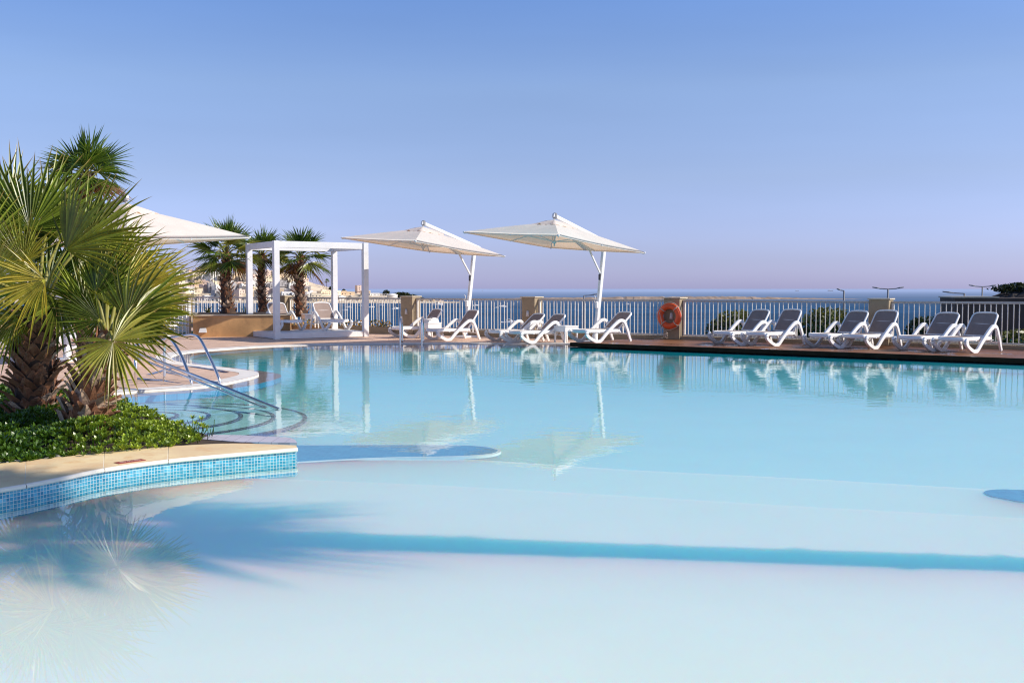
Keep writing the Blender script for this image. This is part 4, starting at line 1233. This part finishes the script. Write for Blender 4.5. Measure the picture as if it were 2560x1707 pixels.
# ---- ground cover in the island
rng = random.Random(77)
gc = MB()
def inpoly(x, y, P):
    c = False; j = len(P) - 1
    for i in range(len(P)):
        if (P[i].y > y) != (P[j].y > y) and x < (P[j].x - P[i].x) * (y - P[i].y) / (P[j].y - P[i].y) + P[i].x: c = not c
        j = i
    return c
gpoly = [at(x, y, .09) for x, y in ((-150, 1184), (0, 1164), (120, 1151), (250, 1141), (330, 1133), (420, 1123), (485, 1113), (512, 1104), (470, 1080), (400, 1050), (330, 1020), (280, 1000), (180, 990), (0, 985), (-150, 985))]
def rosette(mb, p, up, s, br):
    side = up.cross(V((0, 1, 0)))
    side = side.normalized() if side.length > .01 else V((1, 0, 0))
    q = side.cross(up)
    nl = rng.randint(8, 11)
    for k in range(nl):
        a = k * 2.4 + rng.uniform(-.2, .2); o = side * math.cos(a) + q * math.sin(a)
        lift = .35 + .75 * (k / nl)
        d = (o * (1.15 - lift * .6) + up * lift).normalized()
        w_ = d.cross(up).normalized() * s * .19
        p0 = p + d * s * .1; p1 = p + d * s * .62 + up * s * .04; p2 = p + d * s
        b_ = br * rng.uniform(.7, 1.25)
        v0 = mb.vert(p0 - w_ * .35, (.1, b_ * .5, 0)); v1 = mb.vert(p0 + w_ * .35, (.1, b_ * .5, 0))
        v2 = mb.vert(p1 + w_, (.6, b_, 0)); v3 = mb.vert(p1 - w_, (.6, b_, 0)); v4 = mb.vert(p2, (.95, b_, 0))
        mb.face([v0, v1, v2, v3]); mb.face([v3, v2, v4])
xs = [p.x for p in gpoly]; ysb = [p.y for p in gpoly]
cnt = 0
while cnt < 4200:
    x = rng.uniform(min(xs), max(xs)); y = rng.uniform(min(ysb), max(ysb))
    if not inpoly(x, y, gpoly): continue
    cnt += 1
    mn = min((V((x, y, 0)) - V((p.x, p.y, 0)).lerp(V((q_.x, q_.y, 0)), f_)).length for p, q_ in zip(gpoly, gpoly[1:] + gpoly[:1]) for f_ in (0, .33, .66))
    hh = min(.17, .035 + mn * .26) * (.75 + .5 * math.sin(x * 4.1 + 1) * math.sin(y * 3.3)) 
    z = .09 + max(.02, hh) * rng.uniform(.55, 1.05)
    up = V((rng.uniform(-.35, .35), rng.uniform(-.55, .2), 1)).normalized()
    # palm shade put into the leaf colours: darker towards the left
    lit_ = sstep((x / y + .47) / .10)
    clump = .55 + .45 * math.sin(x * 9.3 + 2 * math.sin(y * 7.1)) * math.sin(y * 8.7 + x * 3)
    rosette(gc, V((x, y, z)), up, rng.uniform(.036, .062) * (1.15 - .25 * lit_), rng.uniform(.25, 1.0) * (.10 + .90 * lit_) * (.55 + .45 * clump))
    if rng.random() < .3:
        gc.tube([V((x, y, .07)), V((x, y, z))], .004, 4)
for k in range(26):       # leggy stems at the tip
    p = at(rng.uniform(455, 530), rng.uniform(1085, 1104), .08)
    tp = p + V((rng.uniform(-.06, .08), rng.uniform(-.05, .05), rng.uniform(.05, .16)))
    gc.tube([p, p.lerp(tp, .5) + V((.01, 0, .01)), tp], .0035, 4)
    if rng.random() < .4: rosette(gc, tp, V((0, -.2, 1)).normalized(), .045, .8)
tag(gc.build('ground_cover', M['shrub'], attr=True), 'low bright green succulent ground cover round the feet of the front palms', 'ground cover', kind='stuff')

# ---- bushes and flowers
def bush(name, label, cat, c, rx, ry, rz_, n, mat, seed, leaf=.09, group=None):
    r = random.Random(seed); m = MB()
    for i in range(n):
        while True:
            x, y, z = r.uniform(-1, 1), r.uniform(-1, 1), r.uniform(-.6, 1)
            q = x * x + y * y + z * z
            if .25 < q < 1.0 + .25 * math.sin(x * 7 + seed) * math.sin(z * 6 + y * 5): break
        p = V((x * rx, y * ry, z * rz_))
        d = V((r.uniform(-1, 1), r.uniform(-1, 1), r.uniform(-.4, 1))).normalized(); w_ = d.cross(V((r.uniform(-1, 1), r.uniform(-1, 1), r.uniform(-1, 1)))).normalized()
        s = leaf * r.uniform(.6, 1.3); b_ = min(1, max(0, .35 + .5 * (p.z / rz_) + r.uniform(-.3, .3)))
        i0 = m.vert(p - d * s, (0, b_, 0)); i1 = m.vert(p + w_ * s * .45, (.4, b_, 0)); i2 = m.vert(p + d * s, (.8, b_, 0)); i3 = m.vert(p - w_ * s * .45, (.4, b_, 0))
        m.face([i0, i1, i2, i3])
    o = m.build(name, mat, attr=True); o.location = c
    return tag(o, label, cat, group)
bush('bush', 'olive green bush behind the railing at the first right hand loungers', 'bush', dep(1845, 835, 33), 1.05, .9, .75, 2600, M['bush'], 1, .085)
bush('bush', 'rounded olive bush behind the railing left of the right hand pillar', 'bush', dep(2070, 838, 31.5), .95, .9, .85, 2600, M['bush'], 2, .085)
bush('bush', 'small dark bush behind the railing right of the right hand pillar', 'bush', dep(2330, 838, 29), .75, .6, .55, 1500, M['bushdark'], 3, .08)
bush('bush', 'tiny green bush tip below the railing beside the second parasol mast', 'bush', dep(1466, 850, 33), .35, .3, .35, 500, M['bush'], 4, .06)
bush('bush', 'low green shrub at the foot of the dark rocks at the right edge', 'bush', dep(2560, 868, 25.5), 1.0, .5, .45, 1500, M['bush'], 6, .08)
r = random.Random(4); m = MB()
for i in range(900):
    u = r.random(); p = V((-8.1, 34.35, .24)).lerp(V((-4.0, 32.6, .24)), u) + V((r.uniform(-.12, .2), r.uniform(-.05, .3), r.uniform(0, .20)))
    d = V((r.uniform(-1, 1), r.uniform(-1, .3), r.uniform(0, 1))).normalized(); w_ = d.cross(V((0, 0, 1)))
    w_ = w_.normalized() if w_.length > .01 else V((1, 0, 0)); e_ = w_.cross(d)
    s = r.uniform(.02, .035); b_ = 1.0 if r.random() < .5 else 0.0
    m.face([m.vert(p + w_ * s, (.2, b_, 0)), m.vert(p + e_ * s, (.2, b_, 0)), m.vert(p - w_ * s, (.2, b_, 0)), m.vert(p - e_ * s, (.2, b_, 0))])
tag(m.build('marigolds', M['flower'], attr=True), 'yellow marigolds flowering in the low bed behind the cabana', 'flowers', kind='stuff')
# aloe like tufts in the planter
for i, (px, py, Y) in enumerate(((615, 792, 32), (700, 806, 33.5), (520, 790, 33))):
    m = MB(); r = random.Random(40 + i)
    for k in range(16):
        a = r.uniform(0, 6.28); o_ = V((math.cos(a), math.sin(a), 0)); l_ = r.uniform(.25, .45)
        pts = [V((0, 0, 0)), o_ * l_ * .3 + V((0, 0, l_ * .6)), o_ * l_ * .75 + V((0, 0, l_ * .85))]
        sd = V((-o_.y, o_.x, 0)) * .02
        v = [(m.vert(p - sd * s_, (.3 * q_, .5, 0)), m.vert(p + sd * s_, (.3 * q_, .5, 0))) for q_, (p, s_) in enumerate(zip(pts, (1, .9, .1)))]
        for q_ in range(2): m.face([v[q_][0], v[q_][1], v[q_ + 1][1], v[q_ + 1][0]])
    o = m.build('spiky_plant', M['bush'], attr=True); o.location = dep(px, py, Y)
    tag(o, ['spiky green plant at the right foot of the palm left of the cabana', 'spiky green plant seen through the cabana left of its palm', 'small spiky plant at the left end of the ochre planter'][i], 'plant')

# ================================================================== BEYOND THE RAILING
def lamp(px, ytop, Y, arms, label, alen=.9, low=-8):
    p = dep(px, ytop, Y)
    t = thing('street_lamp', label, 'street lamp', (p.x, p.y, low), 0, 'street lamps below the terrace')
    h = p.z - low
    m = MB(); m.tube([V((0, 0, 0)), V((0, 0, h))], .06, 8, scale=[1.2, .7]); m.build('pole', M['lampmetal'], t)
    for s in arms:
        m = MB(); m.bar(V((0, 0, h)), V((s * alen * .55, 0, h + .03)), .05, .05); am = m.build('arm', M['lampmetal'], t)
        m = MB(); m.sweep([V((s * alen * .5, 0, h + .03)), V((s * alen * .75, 0, h + .07)), V((s * alen, 0, h + .10))], chamf(.16, .07, .02), sm=False, scale=[.5, 1, .7]); m.build('lamp_head', M['lampmetal'], am)
lamp(2220, 723, 52, (-1, 1), 'grey double armed street lamp behind the right hand pillar', .78)
lamp(2110, 727, 52, (-1,), 'grey single arm street lamp between the two right hand lounger pairs', .36)
lamp(2411, 734, 50, (-1,), 'grey single arm street lamp in front of the brown wall', 1.05)
lamp(2456, 717, 60, (-1, 1), 'grey double armed street lamp left of the dark rocks', .78)
lamp(1460, 739, 60, (1,), 'thin dark single arm street lamp beside the second parasol mast', .8)
# brown wall and dark rocks at the right
wa = dep(2387, 750, 38); 
t = thing('retaining_wall', 'dark brown retaining wall beyond the railing at the right edge', 'wall', (wa.x, wa.y, -7), R_(-8))
zt = dep(2387, 745, 38).z + 7
m = MB(); m.box((2, 1, zt / 2), (4, 2, zt)); m.build('wall_body', M['wallbrown'], t)
m = MB(); m.box((.75, 1, zt + .03), (1.6, 2.1, .05)); m.build('wall_cap', M['cap'], t)
m = MB(); r = random.Random(9); g = []
for i in range(41):
    x = i / 40; row = []
    for j in range(15):
        y = j / 14
        Y = 43.5 + 10 * y; X = .4635 * Y + 16 * x
        hh = -2 + (2.95 + .75 * min(1, max(0, x - .02) * 7) ** .7) * math.sin(math.pi * min(.5, y * 2.2 + .2)) + r.uniform(-.14, .14)
        row.append(m.vert((X + r.uniform(-.15, .15), Y, hh)))
    g.append(row)
for i in range(40):
    for j in range(14): m.face([g[i][j], g[i + 1][j], g[i + 1][j + 1], g[i][j + 1]])
tag(m.build('rocky_hill', M['rockdark']), kind=ST)
bush('bush', 'dry dark scrub on top of the rocks at the right edge', 'bush', V((23.6, 45.5, 1.45)), 2.3, 1.2, .28, 1600, M['bushdark'], 14, .12)

# ---- town on the far shore
ridge = [(150, 694), (300, 691), (430, 687), (500, 681), (590, 682), (660, 686), (740, 692), (790, 710), (850, 727), (900, 731), (960, 735), (1000, 741), (1040, 749), (1090, 756), (1140, 760)]
def lerp_tab(tab, x):
    for (x0, y0), (x1, y1) in zip(tab[:-1], tab[1:]):
        if x <= x1: return y0 + (y1 - y0) * max(0, (x - x0)) / (x1 - x0)
    return tab[-1][1]
def hill(px, t):
    Y = 1450 + 260 * t
    zr = dep(px, lerp_tab(ridge, px), 1710).z
    z = -18.5 + (zr + 18.5) * (t ** .85)
    return V(((px - 1280) / F * Y * 1.0, Y, z))
m = MB(); g = []; r = random.Random(2)
for i in range(200):
    px = -900 + (1150 + 900) * i / 199; row = [m.vert(hill(px, 0) + V((0, -15 - 12 * math.sin(i * .6), -2)))]
    for j in range(9):
        p = hill(px, j / 8); row.append(m.vert(p + V((0, 0, r.uniform(-.6, .6) + (2.2 if j == 0 else 0)))))
    p = hill(px, 1); row.append(m.vert((p.x, p.y + 400, -30)))
    g.append(row)
for i in range(199):
    for j in range(len(g[0]) - 1): m.face([g[i][j], g[i + 1][j], g[i + 1][j + 1], g[i][j + 1]])
tag(m.build('far_hillside', M['land']), kind=ST)

r = random.Random(21)
HC = [('cream', 'hcream'), ('white', 'hwhite'), ('sandy', 'hsand'), ('pinkish', 'hpink'), ('grey', 'hgrey'), ('cream', 'hcream'), ('white', 'hwhite')]
def where(px):
    if px < 465: return 'far left of the town'
    if px < 520: return 'well left of the first planter palm'
    if px < 560: return 'just left of the first palm trunk'
    if px < 612: return 'just right of the first palm trunk'
    if px < 645: return 'beside the left cabana post'
    if px < 700: return 'behind the middle palm'
    if px < 745: return 'inside the cabana, left of its palm'
    if px < 830: return 'inside the cabana, right of its palm'
    return 'on the bare headland'
def house(px, t, w_, d_, h_, ci, cat='house'):
    cn, cm = HC[ci]
    st = max(1, round(h_ / 3.2))
    sw = ['', 'one storey', 'two storey', 'three storey', 'four storey', 'five storey', 'six storey'][min(6, st)]
    lv = 'by the shore' if t < .2 else ('low on the slope' if t < .45 else ('high on the slope' if t < .8 else 'on the skyline'))
    b = hill(px, t)
    th = thing('town_house', f'{cn} {sw} far house {lv} {where(px)}', 'house', (b.x, b.y, b.z - 2), R_(r.uniform(18, 62)), 'houses of the far hillside town')
    m = MB(); m.box((0, 0, (h_ + 2) / 2), (w_, d_, h_ + 2)); m.build('wall', M[cm], th)
    m = MB()
    for sx_, sy_, ww_, dd_ in ((0, -1, w_ + .3, .3), (0, 1, w_ + .3, .3), (1, 0, .3, d_ - .4), (-1, 0, .3, d_ - .4)): m.box((sx_ * w_ / 2, sy_ * d_ / 2, h_ + 2.4), (ww_, dd_, .9))
    if r.random() < .6: m.box((r.uniform(-.25, .25) * w_, 0, h_ + 3.2), (w_ * .35, d_ * .4, 2.8))
    m.build('roof_parapet', M[cm], th)
    nw = max(1, int(w_ / 4.2))
    for a in range(st):
        for k_ in range(nw):
            if r.random() < .2: continue
            m = MB(); x = (k_ + .5) / nw * w_ - w_ / 2 + r.uniform(-.3, .3); z = 2 + 1.6 + a * 3.2
            m.box((x, -d_ / 2 - .06, z), (r.choice([1.1, 1.4, 2.2]), .12, r.choice([1.4, 2.0]))); m.build('window', M['hwin'], th)
    if r.random() < .8:
        m = MB(); m.box((w_ / 2 + .06, 0, 2 + 1.8), (.12, 1.3, 1.7)); m.build('window', M['hwin'], th)
    if st > 1 and r.random() < .45:
        m = MB(); m.box((0, -d_ / 2 - .7, 2 + 3.1), (w_ * .7, 1.4, .9)); m.build('balcony', M[cm], th)
for row, (t, y0, n, xr) in enumerate(((.06, 0, 21, (425, 800)), (.24, 0, 19, (425, 785)), (.44, 0, 18, (425, 775)), (.66, 0, 17, (425, 765)), (.92, 0, 15, (425, 770)))):
    for k in range(n):
        px = xr[0] + (xr[1] - xr[0]) * (k + .5 + r.uniform(-.32, .32)) / n
        w_ = r.uniform(9, 18); house(px, t + r.uniform(-.05, .05), w_, r.uniform(8, 12), r.choice([6, 7.5, 9.5, 11, 13]) * (1 if row < 4 else .8), r.randrange(7))
for px, t, w_, h_, ci in ((868, .62, 22, 4, 2), (896, .9, 7, 12, 3), (914, .72, 13, 6, 2), (835, .55, 24, 4.5, 0), (812, .4, 26, 5, 0), (850, .2, 15, 3.5, 1), (935, .7, 16, 3.2, 1), (1062, .5, 9, 3, 2), (1100, .6, 8, 3, 3), (1084, .55, 12, 2.5, 2)):
    house(px, t, w_, 9, h_, ci)
# round white lido pavilion
b = hill(981, .55)
t = thing('pavilion', 'round white seaside pavilion with a low domed roof on the far headland', 'pavilion', b, 0)
m = MB(); m.lathe([(8, 0), (8, 4.2)], 20); m.build('wall', M['hwhite'], t)
m = MB(); m.lathe([(9, 4.2), (8.6, 5.0), (5, 6.6), (0, 7.2)], 20); m.build('roof', M['hwhite'], t)
b = hill(952, .5)
t = thing('pavilion', 'flat roofed open seaside pavilion on posts left of the round one', 'pavilion', b, 0)
m = MB(); m.box((0, 0, 5.2), (22, 9, .7)); m.build('roof', M['hwhite'], t)
for k in range(7):
    m = MB(); m.box((-10 + k * 3.3, -4, 2.4), (.5, .5, 4.8)); m.build('post', M['hwhite'], t)
# parked cars and trees of the far shore
r = random.Random(6)
ci = 0
for k in range(22):
    px = r.uniform(835, 930); tt = r.uniform(.12, .5); b = hill(px, tt)
    m = MB()
    prof = [(-2.1, .4), (-2.1, .9), (-1.2, 1.05), (-.7, 1.6), (.8, 1.6), (1.5, 1.0), (2.1, .9), (2.1, .4)]
    f0 = [m.vert((x, -.85, z)) for x, z in prof]; f1 = [m.vert((x, .85, z)) for x, z in prof]
    m.face(list(reversed(f0))); m.face(f1)
    for i in range(8): j = (i + 1) % 8; m.face([f0[i], f0[j], f1[j], f1[i]])
    o = m.build('parked_car', r.choice([M['boat'], M['boat'], M['hgrey'], M['darkmetal']])); o.location = b + V((0, 0, .4)); o.rotation_euler = (0, 0, r.uniform(-.5, .5)); o.scale = (1.3, 1.3, 1.3)
    tag(o, 'tiny parked car on the bare far shore right of the cabana palm', 'car', 'cars parked on the far shore')
labs = [(478, .5, 3.5, 'dark round tree among the far houses at the left'), (492, .62, 3, 'small dark tree between cream far houses left of the first palm'), (556, .5, 4, 'dark tree beside the first planter palm in the far town'), (632, .35, 3.5, 'dark tree below the far houses right of the first palm'), (527, .12, 2.8, 'small tree at the far waterfront left of the first palm'), (742, .75, 5, 'grey green tree on the far skyline seen through the cabana'), (828, .85, 4, 'dark tree on the headland skyline inside the right of the cabana'), (860, .95, 3, 'small round tree on the headland near the cabana post'), (966, .85, 6, 'dark tree behind the far round pavilion'), (1003, .7, 9, 'long dark scrub on the far headland slope, nearest the pavilion'), (1028, .7, 8, 'dark scrub on the far headland slope behind the ladder pillar'), (1045, .75, 6, 'lowest dark scrub at the tip of the far headland')]
for i, (px, tt, s, lab) in enumerate(labs):
    b = hill(px, tt)
    bush('far_tree' if i < 9 else 'far_scrub', lab, 'tree' if i < 9 else 'scrub', b + V((0, 0, s * .5)), s * (1 if i < 9 else 1.6), s, s * (.95 if i < 9 else .55), 500, M['bushdark'] if i != 5 else M['bush'], 60 + i, s * .22)
random_palm('tall far palm on the headland skyline seen beside the rear cabana post', hill(818, .85), hill(818, .85) + V((0, 0, 13)), .5, .4, 16, 2, 3.4, 51, 0, .5, .4, None, 2, nb=12)

# ---- headland spit / breakwater
m = MB(); r = random.Random(15); g = []
N = 120
for i in range(N + 1):
    px = 1080 + (2140 - 1080) * i / N; Y = 1980
    u = i / N
    top = -18.5 + 5.4 * min(1, u * 1.8 + .06) * min(1, (1 - u) * 3.5 + .05) * r.uniform(.72, 1.1)
    X = (px - 1280) / F * Y
    g.append([m.vert((X, Y - 60, -20)), m.vert((X + r.uniform(-3, 3), Y - 30, -18.5 + (top + 18.5) * r.uniform(.35, .75))), m.vert((X, Y, top)), m.vert((X, Y + 60, -20))])
for i in range(N):
    for j in range(3): m.face([g[i][j], g[i + 1][j], g[i + 1][j + 1], g[i][j + 1]])
tag(m.build('rocky_spit', M['rocks']), kind=ST)

# ---- boats
def make_boat():
    t = thing('motor_boat', '', 'boat')
    m = MB(); rows = []
    for x, w_, k_, s_ in ((-3.4, 1.1, .0, 1.0), (-2, 1.25, 0, 1.0), (0, 1.3, 0, 1.05), (1.6, 1.1, .05, 1.2), (2.8, .6, .2, 1.4), (3.6, .04, .6, 1.6)):
        rows.append([m.vert((x, -w_, s_)), m.vert((x, -w_ * .8, .2 + k_)), m.vert((x, 0, -.4 + k_)), m.vert((x, w_ * .8, .2 + k_)), m.vert((x, w_, s_))])
    for a, b_ in zip(rows[:-1], rows[1:]):
        for j in range(4): m.face([a[j], b_[j], b_[j + 1], a[j + 1]], 0, True)
        m.face([a[4], b_[4], b_[0], a[0]])
    m.face(list(reversed(rows[0]))); m.build('hull', M['boat'], t)
    m = MB(); m.sweep([V((-1.2, 0, 1.5)), V((.3, 0, 1.6)), V((1.7, 0, 1.3))], chamf(1.7, 1.0, .2), sm=False, scale=[1, 1, .45]); cb = m.build('cabin', M['boat'], t)
    m = MB(); m.box((.2, 0, 1.75), (1.2, 1.78, .35)); m.build('cabin_window', M['glassdark'], cb)
    m = MB(); m.box((-2.3, 0, 1.0), (1.4, 1.6, .5), bev=.1); m.build('awning', M['boatblue'], t)
    return t
boat = make_boat()
bl_ = [(873, 770, 18, 5, 'larger of two white boats in the bay just left of the right cabana post'), (863, 777, 14, -10, 'small white boat in the bay below the larger boat left of the cabana post'), (929, 769, 14, 15, 'white boat moored just right of the cabana post'), (953, 764, 13, 0, 'white boat farther out between the cabana post and the ladder pillar'), (989, 773, 19, 30, 'white boat with dark stern just left of the ladder pillar'), (895, 808, 20, 20, 'near white boat low behind bars beside the right cabana post'), (902, 765, 10, 0, 'tiny white boat at the left side of the right cabana post'), (1093, 764, 28, -5, 'long white boat behind the loungers left of the first parasol mast'), (1190, 765, 15, 10, 'white boat between the first parasol mast and the middle pillar'), (1258, 768, 20, 25, 'white motor boat left of the middle pillar'), (1241, 770, 10, 0, 'tiny white dinghy beside the boat left of the middle pillar'), (1272, 809, 38, -8, 'largest white motor boat, low behind the bars left of the middle pillar'), (1570, 762, 12, 10, 'small distant boat behind the bars left of the lifebuoy'), (508, 785, 24, 60, 'white boat behind the bars left of the first planter palm'), (700, 777, 14, 0, 'white boat glimpsed left of the palm inside the cabana'), (845, 800, 12, 0, 'small white boat behind the right cabana lounger')]
for i, (x, y, w_, a, lab) in enumerate(bl_):
    o = boat if i == 0 else dup(boat)
    p = at(x, y, -18.5); s = w_ * p.y / F / 7.0
    put(o, p, R_(a + (180 if i % 3 == 0 else 0)), lab, 'boats moored in the bay'); o.scale = (s, s, s)
# ships on the horizon
for i, (x, w_, lab) in enumerate(((1992, 9, 'pale ship on the horizon left of the single arm lamp'), (2075, 13, 'low grey ship on the horizon between two street lamps'), (1206, 4, 'tiny white sail on the horizon between the parasol masts'))):
    Y = 9000; p = V(((x - 1280) / F * Y, Y, -18.5)); s = w_ * Y / F
    t = thing('ship', lab, 'ship', p, 0, 'ships on the horizon')
    m = MB(); m.sweep([V((-.5 * s, 0, s * .05)), V((.4 * s, 0, s * .05)), V((.5 * s, 0, s * .1))], chamf(s * .2, s * .12, 0), sm=False); m.build('hull', M['hgrey'], t)
    m = MB(); m.box((-.2 * s, 0, s * .22), (s * .25, s * .15, s * .25)); m.build('bridge', M['boat'], t)
